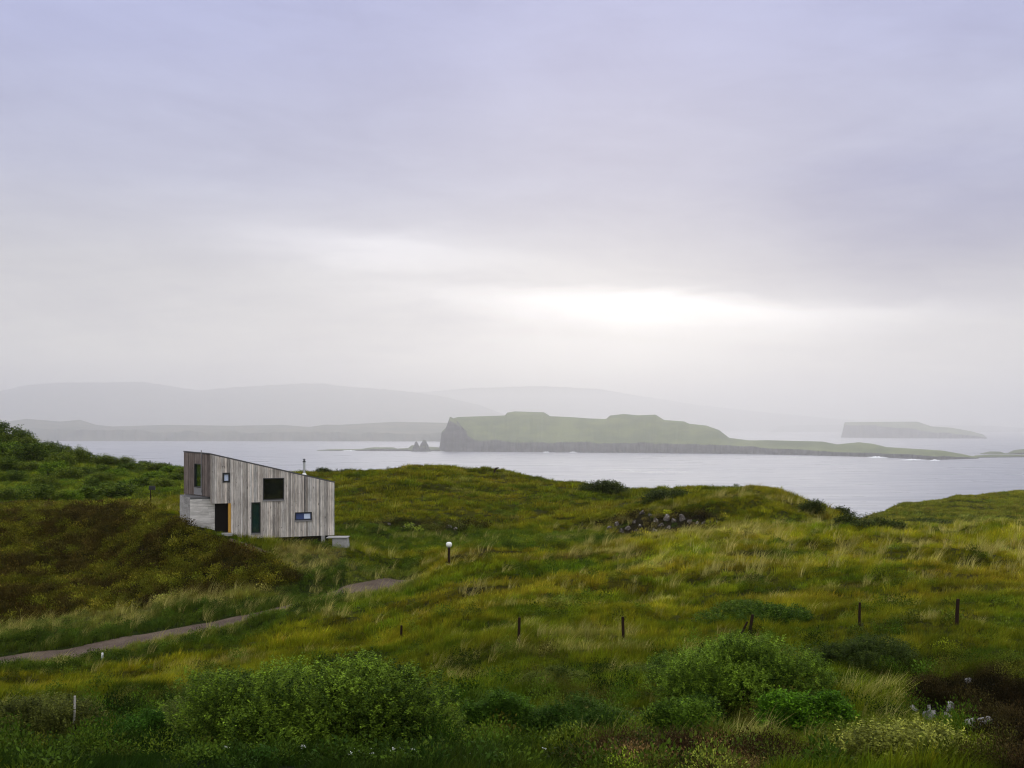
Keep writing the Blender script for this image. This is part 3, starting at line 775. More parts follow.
mb = MB(); prism(mb, [inset(p, -.05) for p in (hA, hB, hC, hD)], lambda p: roof_z(p), lambda p: roof_z(p) + .07); hb_build(mb, 'roof', M_ROOF)
def window(W, o_, pane_mat, frame=.05, name='window', dep=-.05, sill=False, mullion=None):
    s0, s1, z0, z1 = o_
    mb = MB()
    for a, b_, c, d in ((s0, s1, z1 - frame, z1), (s0, s1, z0, z0 + frame), (s0, s0 + frame, z0 + frame, z1 - frame), (s1 - frame, s1, z0 + frame, z1 - frame)):
        W.slab(mb, a + .003, b_ - .003, c, d, c, d, dep - .06, .05)
    f = hb_build(mb, name, M_FRAME)
    mb = MB(); W.slab(mb, s0 + frame, s1 - frame, z0 + frame, z1 - frame, z0 + frame, z1 - frame, dep - .04, dep)
    hb_build(mb, 'pane', pane_mat, f)
    if sill:
        mb = MB(); W.slab(mb, s0 - .02, s1 + .02, z0 - .09, z0 - .003, z0 - .09, z0 - .003, -.03, .08); hb_build(mb, 'sill', M_SILL, f)
    return f
window(WM, o_small, M_PALEPANE, .11)
window(WM, o_big, M_GLASS, .06, sill=True)
ft = window(WM, o_tall, M_GLASST, .06, sill=True)
fs = window(WM, o_slot, M_BLUEPANE, .06, sill=True)
mb = MB(); WM.slab(mb, o_slot[1] - .52, o_slot[1] - .1, o_slot[2] + .09, o_slot[3] - .12, o_slot[2] + .09, o_slot[3] - .12, -.048, -.035); hb_build(mb, 'blind', M_PALEPANE, fs)  # pale patch set on the right of the slot pane
window(WE, o_end, M_GLASSG, .05)
mb = MB(); WE.slab(mb, o_end[0] - .05, o_end[1] + .1, o_end[2] - .5, o_end[2] - .02, o_end[2] - .5, o_end[2] - .02, .03, .05); hb_build(mb, 'window_apron', M_SILL)
# lower entrance block in level boards, with its dark flat cap
bE = np.array(at_base(190.1, 65.9)); bG = np.array(at_base(214.9, 66.42)); bW = np.array(at_base(179.9, 68.6)); bH = np.array(at_base(196, 70.5))
zb_top = HC - (499.5 - HOR) / F * 65.9
WB = Wall(bE, bG); WL = Wall(bW, bE)
def courses(W, z0, z1, hgt, mat, tint=1.0):
    mb = MB(); z = z0
    while z < z1 - .02:
        zt = min(z + hgt, z1); s_ = 0
        while s_ < W.L - .01:
            e = min(W.L, s_ + rb.uniform(.7, 1.6)); t = rb.uniform(.75, 1.08) * tint
            W.slab(mb, s_ + .003, e - .003, z + .004, zt - .004, z + .004, zt - .004, -.05, rb.uniform(0, .012), (t, t * .99, t * .985)); s_ = e
        z = zt
    return mb
hb_build(courses(WB, HC - 8.3, zb_top, .19, M_BOARD), 'entrance_block', M_BOARD)
hb_build(courses(WL, HC - 8.0, zb_top + .12, .19, M_BOARD, .62), 'entrance_block', M_BOARD)
mb = MB(); prism(mb, [bE + (.05, .06), bG + (0, .3), bH + (2.0, 0), bW + (.1, .1)], lambda p: HC - 8.6, lambda p: zb_top - .02); hb_build(mb, 'block_core', M_SHELL)
mb = MB(); prism(mb, [bE, bG + (0, .06), bH + (2.0, 0), bW], lambda p: zb_top + .003, lambda p: zb_top + .13); hb_build(mb, 'block_cap', M_ROOF)
# door, its handle, the ochre jamb and a step
WD = Wall(at_base(214.8, 66.5), at_base(229.2, 66.72))
zd0, zd1 = HC - (532.5 - HOR) / F * 66.5, z_over - .01
mb = MB(); WD.slab(mb, 0, WD.L, zd0, zd1, zd0, zd1, -.06, 0); door = hb_build(mb, 'door', M_DOOR)
mb = MB(); a = WD.P(WD.L - .17, .06); a2 = WD.P(WD.L - .17, .0); zh = HC - (517.5 - HOR) / F * 66.5
a3 = WD.P(WD.L - .33, .06)
mb.tube([(*a2, zh), (*a, zh), (*a3, zh)], .018); mb.tube([(*a2, zh - .1), (*a2, zh + .1)], .03); hb_build(mb, 'handle', M_STEEL, door)
sj = WM.at(228.3, 500)[0]
mb = MB(); WM.slab(mb, sj, s_door - .004, zd0, z_over - .005, zd0, z_over - .005, -.42, .012); hb_build(mb, 'door_jamb', M_JAMB)
mb = MB(); WM.slab(mb, sj - 1.1, s_door + .1, zd0 - .2, zd0 - .01, zd0 - .2, zd0 - .01, -.3, .45); hb_build(mb, 'doorstep', M_CONC, bevel=.02)
# piers and ground beam below the floor
for px, dd, w_ in ((250.2, .10, .22), (318, .35, .16), (323.5, .12, .18), (286, .8, .16)):
    s0 = WM.at(px, 530)[0]; c = WM.P(s0, -dd); zg = float(ground_z(c[0], c[1])) - .3
    mb = MB(); w_ *= .7; mb.box((c[0] - w_, c[1] - w_, zg), (c[0] + w_, c[1] + w_, FLOOR - .004)); hb_build(mb, 'pier', M_CONC, bevel=.015)
mb = MB(); WM.slab(mb, s_door + .9, WM.L - .1, FLOOR - .16, FLOOR + .04, FLOOR - .16, FLOOR + .04, -.9, -.75); hb_build(mb, 'floor_beam', M_SHELL)
# flue through the roof, the dark pipe down the boards, and the pale pole on the end wall
s_f, z_f = WM.at(304.8, 475); pf = WM.P(s_f, -.25); zr = float(roof_z(pf))
mb = MB(); mb.lathe([(.085, -.1), (.085, .95)], (pf[0], pf[1], zr)); fl = hb_build(mb, 'flue', M_STEEL, smooth=False)
mb = MB(); mb.lathe([(.11, .93), (.11, 1.0), (.05, 1.02), (.05, 1.08), (.12, 1.10), (.02, 1.18)], (pf[0], pf[1], zr)); hb_build(mb, 'cap', M_BLACK, fl)
mb = MB(); mb.lathe([(.16, .04), (.16, .10), (.10, .18)], (pf[0], pf[1], zr)); hb_build(mb, 'collar', M_WHITE, fl)
pd = WM.P(s_f, .06); mb = MB(); mb.tube([(*pd, roofM(s_f) + .02), (*pd, o_slot[3] + .01)], .032); hb_build(mb, 'downpipe', M_BLACK)
s_p, z_p = WE.at(202.6, 450.3); pp = WE.P(s_p, .09); mb = MB(); mb.tube([(*pp, z_p), (*pp, o_end[2] - .3)], .035); hb_build(mb, 'pole', M_SILL)

# concrete box with a slab lid by the cabin's right corner
cx, cy = at_base(339.5, 68.3); zg = float(ground_z(cx, cy))
cbx = empty('concrete_box', (cx, cy, zg)); tag(cbx, 'low pale concrete box with a slab lid beside the cabin', 'concrete box')
ztop = HC - (536.6 - HOR) / F * 68.3 - zg
mb = MB(); mb.hexa([(-.42, -.45, -.4), (.72, -.45, -.4), (.72, .45, -.4), (-.42, .45, -.4), (-.42, -.4, ztop - .07), (.55, -.4, ztop - .07), (.55, .4, ztop - .07), (-.42, .4, ztop - .07)])
mb.build('box_body', M_CONC, cbx, bevel=.02)
mb = MB(); mb.box((-.82, -.5, ztop - .066), (.62, .5, ztop)); mb.build('lid', M_CONC, cbx, bevel=.015)

# globe lamp on a brown post beside the track
lx, ly = find(449, 565); lz = float(ground_z(lx, ly)); hl = 22.0 / F * ly
lamp = empty('garden_lamp', (lx, ly, lz)); tag(lamp, 'slim brown post with a round white globe lamp, alone on the grass', 'lamp')
mb = MB(); mb.tube([(0, 0, -.2), (0, 0, hl - .3)], [.08, .075], 10); mb.build('post', M_POST, lamp)
mb = MB(); mb.lathe([(.05, hl - .33), (.085, hl - .32), (.085, hl - .28), (.05, hl - .27)]); mb.build('collar', M_FRAME, lamp)
mb = MB(); mb.lathe([(.05, hl - .27), (.13, hl - .25), (.17, hl - .19), (.18, hl - .11), (.17, hl - .03), (.12, hl + .02), (.03, hl + .04)], n=18); mb.build('globe', M_WHITE, lamp, smooth=True)
mb = MB(); mb.box((-.2, -.16, -.1), (.2, .16, .05)); mb.build('base', M_CONC, lamp, bevel=.02)

# dark little board on a thin post, left of the cabin
sx, sy = find(150.5, 501.5); sz = float(ground_z(sx, sy)); k = sy / F
bt = empty('notice_board', (sx, sy, sz)); tag(bt, 'small dark board on a thin post on the rise left of the cabin', 'board')
mb = MB(); mb.tube([(0, 0, -.3), (0, 0, 13 * k)], [.045, .04], 8); mb.build('post', M_POST, bt)
mb = MB(); mb.box((-.12, -.06, 11.5 * k), (.40, .06, 15.5 * k)); mb.build('board', M_FRAME, bt, bevel=.01)

# fence posts down the field, and the odd markers
def fpost(px, ytop, ybase, wid, label, lean=0.0, mat=M_POST, brace=False, name='fence_post', group=None, d=None, cat='post'):
    if d is None: x, y = find(px, ybase)
    else: x, y = at_base(px, d)
    z = float(ground_z(x, y)); h = HC - (ytop - HOR) / F * y - z; r = wid / F * y / 2
    o = empty(name, (x, y, z)) if brace else None
    mb = MB(); n = 9; rr = random.Random(int(px))
    mb.tube([(0, 0, -.35), (lean * .3, 0, h * .4), (lean * .8, .01, h * .8), (lean, 0, h)], [r * 1.05, r, r * .97, r * .9], n)
    if brace:
        mb.build('post', mat, o)
        b2 = MB(); b2.tube([(-.42, 0, -.1), (-.06, -.01, h * .72)], [r * .7, r * .6], 8); b2.build('brace', mat, o)
    else:
        o = mb.build(name, mat); o.location = (x, y, z)
    tag(o, label, cat, group)
G_F = 'dark fence posts across the field'
fpost(401, 625.5, 641, 2.4, 'shortest dark fence post, half sunk behind the big bush', .02, group=G_F)
fpost(518.6, 617.8, 646, 3.0, 'dark fence post standing alone in open rough grass', .03, group=G_F)
fpost(623.3, 616.8, 641, 3.0, 'dark fence post between the lone post and the braced post', -.02, group=G_F)
fpost(749.2, 614.5, 640, 3.2, 'leaning dark fence post propped by a short brace', .12, brace=True, group=G_F)
fpost(859.3, 602.5, 627, 2.6, 'thin dark fence post, second from the right end', .02, group=G_F)
fpost(956.6, 599, 627, 3.6, 'stoutest dark fence post, at the right end of the line', .05, group=G_F)
fpost(73.5, 696, 730, 2.3, 'bleached pale post rising out of the shrubs', .03, M_GREYPOST, d=21.7, group=None)
fpost(102.3, 653.0, 659.5, 2.2, 'tiny white marker peg on the edge of the gravel track', 0, M_WHITE, name='marker_peg', cat='peg')
xs_, ys_ = at_base(494.3, 111.5)
mb = MB(); zz = float(ground_z(xs_, ys_)); mb.tube([(0, 0, -.3), (.03, 0, .35), (.20, 0, .58), (.5, 0, .66)], [.13, .12, .11, .05], 8)
o = mb.build('tree_stump', M_POST); o.location = (xs_, ys_, zz); tag(o, 'small dark crooked stump on the skyline of the grassy hill', 'stump')

# ------------------------------------------------------------------ rocks
def rock_mesh(seed, n=3):
    import bmesh
    bm = bmesh.new(); bmesh.ops.create_icosphere(bm, subdivisions=n, radius=.5)
    r = np.random.RandomState(seed); ax = r.normal(size=(9, 3)); ax /= np.linalg.norm(ax, axis=1)[:, None]; cut = r.uniform(.18, .42, 9)
    for v in bm.verts:
        p = np.array(v.co)
        for a, c in zip(ax, cut):
            q = p @ a
            if q > c: p = p - a * (q - c) * .9
        p = p * (1 + .10 * float(fbm(p[0] * 3 + p[2] * 2, p[1] * 3 - p[2], 1.0, 3, ox=seed)))
        v.co = p
    me = bpy.data.meshes.new('rock'); bm.to_mesh(me); bm.free(); me.materials.append(M_ROCK); return me
m, b, out = newmat('lichen_rock'); M_ROCK = m
n1 = b.noise(position(b), 1.6, 5, .6); n2 = b.noise(position(b), 7, 4, .6)
c = b.mix(b.maprange(n1, .35, .65), (.035, .028, .024), (.13, .11, .095)); c = b.mix(b.maprange(n2, .54, .66), c, (.34, .32, .29))
principled(b, out, c, .9, .2, bump=n2, bumpd=.05)
m, b, out = newmat('pale_stone'); M_STONE = m
n1 = b.noise(position(b), 5, 5, .6)
principled(b, out, b.mix(b.maprange(n1, .35, .65), (.07, .064, .062), (.31, .295, .285)), .85, .2, bump=n1, bumpd=.04)
ROCKS = [rock_mesh(s) for s in (3, 8, 14, 21, 30)]
ROCKS_P = []
for me in ROCKS:
    q = me.copy(); q.materials.clear(); q.materials.append(M_STONE); ROCKS_P.append(q)
rr = random.Random(4)
def rock(px, py, wpx, hpx, label, group, pale=False, up=.08):
    x, y = find(px, py); z = float(ground_z(x, y))
    o = obj('rock', rr.choice(ROCKS_P if pale else ROCKS), None, None, (x, y, z + hpx / F * y * up))
    o.scale = (wpx / F * y * 1.1, wpx / F * y * .9, hpx / F * y * 1.25); o.rotation_euler = (rr.uniform(-.3, .3), rr.uniform(-.3, .3), rr.uniform(0, 6))
    return tag(o, label, 'rock', group)
G1 = 'rocks of the outcrop in the grassy hummock'
L1 = 'grey lichen spotted rock showing in the slumped face of the hummock'
for px, py, w_, h_, lb in [(643, 511.5, 7, 6, 'pale rock standing highest, alone at the top of the outcrop'), (666, 519, 9, 9, 'big pale rock in the middle of the outcrop'),
                       (682, 518, 9, 8, 'broad whitish rock just right of the outcrop middle')] + \
    [(626, 518, 6, 5, L1), (617, 523, 7, 5, L1), (609, 526, 6, 4, L1), (634, 521, 5, 5, L1), (650, 514, 5, 4, L1), (656, 520, 6, 6, L1), (661, 524, 7, 5, L1), (674, 520, 6, 6, L1),
     (690, 521, 7, 6, L1), (697, 523, 6, 6, L1), (704, 523, 5, 6, L1), (711, 522, 4, 5, L1), (717, 522, 4, 5, L1), (668, 527, 9, 5, L1), (655, 530, 8, 5, L1), (641, 525, 6, 5, L1),
     (628, 527, 7, 4, L1), (687, 526, 6, 4, L1), (636, 530, 6, 4, L1), (622, 530, 5, 4, L1), (676, 530, 7, 4, L1)]:
    rock(px, py + 2, w_, h_, lb, G1)
G2 = 'low rocks in the bank below the grassy hill'; L2 = 'low grey rock in the grassy bank above the globe lamp'
for px, py, w_, h_ in [(389, 524, 5, 4), (404, 526, 5, 4), (412, 525, 6, 5), (419, 526, 5, 4), (449, 527, 9, 6), (456, 529, 8, 5), (462, 525, 6, 4), (437, 524, 5, 3), (380, 525, 5, 3), (371, 524, 4, 3)]:
    rock(px, py + 1, w_ * .8, h_ * .8, L2, G2)
for px, py, w_, h_, lb in [(914, 711, 8, 5, 'flat pale stone at the left of the stones in dark heather'), (929, 710, 4, 5, 'small round white stone among the stones in dark heather'),
                           (931, 720, 13, 9, 'largest white stone, split, just behind the yellow green bush'), (950, 712, 8, 7, 'greyish stone with a pale top in the dark heather'),
                           (948, 719, 7, 6, 'dull brown stone next to the largest white stone'), (985, 727, 12, 8, 'pink grey stone right of the yellow green bush'),
                           (970, 726, 8, 7, 'dim rounded stone beside the pink grey stone'), (979, 732, 7, 5, 'low pale stone against the bush, below the pink grey stone'),
                           (998, 729, 5, 4, 'rightmost tiny stone in the dark heather'), (968.5, 682.5, 6, 5, 'single white stone higher up in the dark heather')]:
    rock(px, py + 3, w_ * 1.3, h_ * 1.3, lb, 'pale stones in the dark heather', True, up=.75)

# ------------------------------------------------------------------ shrubs
def leaves_mesh(name, pos_, dirs, size, cols, rs, wid=.5):
    n = len(pos_); t = dirs * np.array((1, 1, .35)) + rs.normal(size=(n, 3)) * np.array((.35, .35, .12)); t = t / (np.linalg.norm(t, axis=1)[:, None] + 1e-9)
    u = np.cross(t, np.array((0, 0, 1.0)) + rs.normal(size=(n, 3)) * .42); u /= np.linalg.norm(u, axis=1)[:, None] + 1e-9
    s = size[:, None]
    co = np.stack([pos_, pos_ + t * s * .5 + u * s * wid * .5, pos_ + t * s, pos_ + t * s * .5 - u * s * wid * .5], 1).reshape(-1, 3)
    return mesh_np(name, co, np.arange(n * 4).reshape(n, 4), False, np.repeat(cols, 4, 0))
def crown(seed, rx, ry, h, nl, nshoot, per, leaf, slen, ca, cb, base=.12, up=.7, lobe=(.28, .45), name='crown'):
    rs = np.random.RandomState(seed)
    ca, cb = np.array(ca), np.array(cb)
    a = rs.uniform(0, 2 * np.pi, nl); r = np.sqrt(rs.uniform(0, 1, nl)) * .78
    lr = rs.uniform(*lobe, nl) * min(rx, ry, h) * 1.0
    lx = np.cos(a) * r * rx; ly = np.sin(a) * r * ry
    hz = h * np.sqrt(np.clip(1 - r ** 2 * .92, .06, 1)) * rs.uniform(.52, 1.0, nl)
    lz = np.maximum(hz - lr, base * h + lr * .3)
    li = rs.choice(nl, nshoot, p=(lr ** 2) / (lr ** 2).sum())
    v = rs.normal(size=(nshoot, 3)); v[:, 2] += .25; v /= np.linalg.norm(v, axis=1)[:, None]
    sc_ = np.stack([lr * rx / min(rx, ry, h) * .62 + lr * .38, lr * ry / min(rx, ry, h) * .62 + lr * .38, lr], 1)[li]
    P0 = np.stack([lx, ly, lz], 1)[li] + v * sc_ * np.where(rs.uniform(0, 1, nshoot) < .3, rs.uniform(.3, .7, nshoot), rs.uniform(.78, 1.0, nshoot))[:, None]
    P0[:, 2] = np.maximum(P0[:, 2], rs.uniform(.02, .2, nshoot) * h)
    D = v * .55 + np.array((0.12, 0, up)) + rs.normal(size=(nshoot, 3)) * .35; D /= np.linalg.norm(D, axis=1)[:, None]
    L = slen * rs.uniform(.5, 1.3, nshoot)
    t = np.tile(np.linspace(.1, 1, per), (nshoot, 1)) + rs.uniform(-.04, .04, (nshoot, per))
    pos_ = (P0[:, None] + D[:, None] * (L[:, None] * t)[..., None]).reshape(-1, 3) + rs.normal(size=(nshoot * per, 3)) * leaf * .35
    dirs = np.repeat(D, per, 0) * .5 + rs.normal(size=(nshoot * per, 3)) * .6
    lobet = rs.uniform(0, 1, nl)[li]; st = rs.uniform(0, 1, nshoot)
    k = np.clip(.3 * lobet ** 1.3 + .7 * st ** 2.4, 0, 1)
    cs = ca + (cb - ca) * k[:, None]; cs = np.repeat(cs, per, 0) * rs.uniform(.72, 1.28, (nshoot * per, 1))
    me = leaves_mesh(name, pos_, dirs, leaf * rs.uniform(.6, 1.3, nshoot * per), cs, rs)
    me.materials.append(M_LEAF)
    # branches
    mb = MB(); q = rs
    for i in range(min(nl, 40)):
        e = Vector((lx[i], ly[i], lz[i])); s = Vector((lx[i] * .25, ly[i] * .25, -.15)); md = s.lerp(e, .5) + Vector((q.normal() * .08 * h, q.normal() * .08 * h, 0))
        e = s.lerp(e, .86); mb.tube([s, md, e, e + Vector((0, 0, lr[i] * .3))], [.022 * h, .015 * h, .008 * h, .003 * h], 6)
    bme = bpy.data.meshes.new('branches'); bme.from_pydata(mb.v, [], mb.f); bme.materials.append(M_POST); bme.update()
    return me, bme
def shrub(me, bme, x, y, label, group=None, sc=(1, 1, 1), rz=0.0, name='shrub', cat='shrub', sink=.08):
    o = empty(name, (x, y, float(ground_z(x, y)) - sink), rz); o.scale = sc
    obj('crown', me, None, o); obj('branches', bme, None, o)
    return tag(o, label, cat, group)
def shrub_at(px, py_base, py_top, wpx, mk, label, group=None, d=None, depth=.75, extra=1.0, **k):
    """one of a kind: built at its own size"""
    x, y = find(px, py_base) if d is None else at_base(px, d)
    z = float(ground_z(x, y)); h = (HC - (py_top - HOR) / F * y) - z; rx = wpx / F * y / 2
    me, bme = mk(rx, rx * depth, max(h, .3))
    return shrub(me, bme, x, y, label, group, **k)
# foreground
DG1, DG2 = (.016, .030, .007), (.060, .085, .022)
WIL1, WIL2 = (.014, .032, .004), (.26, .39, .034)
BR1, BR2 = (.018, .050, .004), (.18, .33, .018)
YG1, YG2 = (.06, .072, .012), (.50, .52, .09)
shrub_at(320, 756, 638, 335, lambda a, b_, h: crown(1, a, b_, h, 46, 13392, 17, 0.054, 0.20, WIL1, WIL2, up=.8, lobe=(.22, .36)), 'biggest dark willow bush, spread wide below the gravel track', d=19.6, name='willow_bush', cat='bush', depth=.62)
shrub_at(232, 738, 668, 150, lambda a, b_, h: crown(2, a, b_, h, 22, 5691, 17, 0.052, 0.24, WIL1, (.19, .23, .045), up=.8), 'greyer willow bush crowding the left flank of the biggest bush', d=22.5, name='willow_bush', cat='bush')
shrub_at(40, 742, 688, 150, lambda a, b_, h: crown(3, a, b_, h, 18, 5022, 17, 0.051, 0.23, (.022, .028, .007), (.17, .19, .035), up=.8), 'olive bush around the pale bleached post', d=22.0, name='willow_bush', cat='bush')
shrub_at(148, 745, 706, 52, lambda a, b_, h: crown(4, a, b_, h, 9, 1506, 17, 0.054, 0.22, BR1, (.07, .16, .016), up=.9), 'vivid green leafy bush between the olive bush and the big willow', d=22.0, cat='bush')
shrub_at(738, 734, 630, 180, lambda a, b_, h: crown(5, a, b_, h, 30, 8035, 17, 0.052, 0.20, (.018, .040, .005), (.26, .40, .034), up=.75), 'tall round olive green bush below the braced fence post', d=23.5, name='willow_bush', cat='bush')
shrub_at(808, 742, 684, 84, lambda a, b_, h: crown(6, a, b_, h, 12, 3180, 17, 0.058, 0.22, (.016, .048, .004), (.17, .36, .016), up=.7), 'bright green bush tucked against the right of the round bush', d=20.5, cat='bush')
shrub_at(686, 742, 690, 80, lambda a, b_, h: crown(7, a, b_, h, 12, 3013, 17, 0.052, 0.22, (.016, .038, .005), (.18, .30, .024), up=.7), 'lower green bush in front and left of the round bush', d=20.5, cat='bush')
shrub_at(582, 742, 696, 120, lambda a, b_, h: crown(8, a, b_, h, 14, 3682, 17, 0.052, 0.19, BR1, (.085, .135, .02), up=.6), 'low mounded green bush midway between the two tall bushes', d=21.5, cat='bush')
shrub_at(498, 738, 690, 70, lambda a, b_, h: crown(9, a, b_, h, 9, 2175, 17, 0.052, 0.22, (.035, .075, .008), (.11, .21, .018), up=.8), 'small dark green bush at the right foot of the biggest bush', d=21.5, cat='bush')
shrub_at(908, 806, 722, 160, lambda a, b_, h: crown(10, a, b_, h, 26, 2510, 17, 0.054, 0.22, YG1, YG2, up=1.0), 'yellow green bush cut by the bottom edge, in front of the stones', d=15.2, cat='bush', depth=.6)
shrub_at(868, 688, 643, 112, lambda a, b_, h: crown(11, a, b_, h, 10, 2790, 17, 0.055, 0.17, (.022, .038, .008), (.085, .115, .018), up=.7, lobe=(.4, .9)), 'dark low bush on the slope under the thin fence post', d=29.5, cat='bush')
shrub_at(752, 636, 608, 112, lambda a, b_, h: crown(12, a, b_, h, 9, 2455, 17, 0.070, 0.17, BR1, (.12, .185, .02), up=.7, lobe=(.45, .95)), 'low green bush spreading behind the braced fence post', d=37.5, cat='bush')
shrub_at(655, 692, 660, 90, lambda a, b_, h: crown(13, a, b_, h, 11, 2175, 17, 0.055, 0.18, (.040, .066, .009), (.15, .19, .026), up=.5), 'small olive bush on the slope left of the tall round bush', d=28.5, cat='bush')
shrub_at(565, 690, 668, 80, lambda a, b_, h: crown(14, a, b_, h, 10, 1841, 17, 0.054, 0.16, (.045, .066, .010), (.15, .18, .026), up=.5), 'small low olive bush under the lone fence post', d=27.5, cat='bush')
# skyline and slope bushes, further off
mkd = lambda s, n=900, lf=.16: (lambda a, b_, h: crown(s, a, b_, h, 14, n, 9, lf, .34, (.024, .036, .008), (.10, .125, .026), up=.5))
shrub_at(606, 492, 475, 60, mkd(20, 1500), 'large dark bush on the skyline in the dip between two hills', d=101, cat='bush')
shrub_at(664, 498, 487.5, 62, mkd(21, 1300, .14), 'long dark bush along the ridge above the rock outcrop', d=83, cat='bush')
shrub_at(811, 518, 498, 30, mkd(22, 700, .12), 'upright dark bush on the right shoulder of the hummock', d=75, cat='bush')
shrub_at(841, 520, 507.5, 24, mkd(23, 500, .12), 'small dark bush showing against the sea', d=80, cat='bush')
shrub_at(862, 536, 515, 62, mkd(24, 1300, .11), 'dark bush in the hollow where the hummock meets the right slope', d=59.5, cat='bush')
shrub_at(896, 535, 521, 26, mkd(25, 700, .11), 'small dark green bush beside the hollow bush', d=60, cat='bush')
shrub_at(930, 527, 519, 60, mkd(26, 900, .15), 'dim bush on the far right slope', d=112, cat='bush')
shrub_at(322, 476, 468.5, 26, mkd(27, 600, .14), 'dark shrub right behind the flue of the cabin', d=116, cat='bush')
shrub_at(345, 475, 469.5, 30, mkd(28, 600, .14), 'dark shrub on the skyline right of the cabin', d=116, cat='bush')
# the thicket up the slope left of the cabin: three kinds of crown, copied
KIND = [crown(40, 1.0, 1.0, 1.0, 12, 700, 9, .095, .20, (.026, .050, .006), (.18, .24, .028), up=.55),
        crown(41, 1.0, 1.0, 1.0, 12, 700, 9, .095, .20, (.046, .092, .007), (.25, .36, .028), up=.55),
        crown(42, 1.0, 1.0, 1.0, 14, 700, 9, .095, .22, (.042, .070, .007), (.25, .30, .038), up=.6)]
G_T = 'bushes of the thicket on the slope left of the cabin'
L_T = ['dark rounded bush in the thicket up the slope', 'fresh green bush in the thicket up the slope', 'dusty green bush in the thicket up the slope']
TH = [(2, 440, 419, 34, 0), (18, 442, 428, 26, 0), (34, 462, 440, 42, 0), (24, 448, 436, 26, 2), (47, 455, 439, 26, 0), (66, 461, 443, 24, 0), (75, 463, 446, 22, 2),
      (54, 476, 459, 28, 1), (67, 481, 466, 26, 2), (83, 476, 465, 24, 0), (38, 501, 480, 32, 0), (17, 497, 484, 24, 1), (110, 499, 479, 50, 0), (91, 498, 484, 22, 1), (28, 471, 461, 24, 2),
      (130, 472, 461, 24, 0), (120, 465, 456, 24, 2), (101, 465, 454, 24, 2), (88, 462, 450, 22, 0), (152, 471, 462, 24, 2), (172, 472, 464, 22, 1), (145, 488, 475, 24, 0), (161, 488, 477, 20, 2),
      (153, 479, 470, 22, 1), (173, 480, 471, 22, 0), (131, 489, 477, 26, 1), (104, 481, 471, 22, 2), (116, 477, 467, 24, 1), (58, 502, 490, 24, 2), (72, 501, 488, 22, 1), (4, 470, 455, 28, 0),
      (3, 501, 486, 26, 2), (142, 468, 459, 20, 0), (186, 474, 466, 22, 2), (8, 455, 440, 24, 1), (-22, 450, 420, 44, 0), (-40, 470, 440, 44, 2), (-25, 500, 478, 40, 1), (60, 468, 452, 26, 2), (95, 490, 476, 22, 0),
      (125, 494, 483, 20, 2), (46, 488, 474, 22, 2), (12, 480, 468, 22, 0), (100, 473, 463, 20, 0), (162, 470, 461, 18, 0), (200, 476, 468, 22, 0), (214, 478, 470, 20, 2)]
SPECIAL = {0: 'topmost dark bush where the thicket meets the sky', 2: 'big dark domed bush below the top of the thicket', 10: 'dark bush standing clear at the near edge of the thicket',
           12: 'broadest dark green bush at the foot of the thicket, nearest the little board'}
rt = random.Random(9)
for i, (px, pb, pt, wp, kd) in enumerate(TH):
    x, y = find(px, pb + 1, 84.0)
    if y > 170: y = 128; x = (px - 512) / F * y
    z = float(ground_z(x, y)); h = max(1.0, HC - (pt - HOR) / F * y - z); r_ = wp / F * y / 2 * 1.2
    shrub(*KIND[kd], x, y, SPECIAL.get(i, L_T[kd]), G_T, (r_, r_ * rt.uniform(.8, 1.0), min(h, 5.5)), rt.uniform(0, .6) * 0 + rt.choice([0, 3.14]), name='thicket_bush', cat='bush')

# ------------------------------------------------------------------ ground cover: grass, heather, low scrub
def proto(name, co, faces, cols):
    me = mesh_np(name, co, faces, False, cols); me.materials.append(M_COVER)
    return bpy.data.objects.new(name, me)
def tuft(seed, n, rad, h, w_, lean, spread=.5, straw=0.0):
    rs = np.random.RandomState(seed); co = []; fa = []; cl = []
    for i in range(n):
        a = rs.uniform(0, 6.28); r = rad * math.sqrt(rs.uniform()); p = np.array((r * math.cos(a), r * math.sin(a), -.03))
        hh = h * rs.uniform(.55, 1.15); out = np.array((math.cos(a), math.sin(a), 0)) * spread * rs.uniform(.1, 1) * hh + np.array((lean * hh * rs.uniform(.5, 1.2), rs.normal() * .12 * hh, 0))
        sd = np.array((-math.sin(a + rs.normal()), math.cos(a + rs.normal()), 0)) * w_ * rs.uniform(.7, 1.2) / 2
        m1 = p + np.array((0, 0, hh * .55)) + out * .3; tp = p + np.array((0, 0, hh * .92)) + out
        k = len(co); co += [p - sd, p + sd, m1 + sd * .75, m1 - sd * .75, tp + sd * .12, tp - sd * .12]
        fa += [(k, k + 1, k + 2, k + 3), (k + 3, k + 2, k + 4, k + 5)]
        t = rs.uniform(.7, 1.3); s = rs.uniform() < straw
        c0 = np.array((t, t, t)) * (np.array((1.7, 1.5, 1.9)) if s else 1)
        cl += [c0] * 6
    return np.array(co), np.array(fa), np.array(cl)
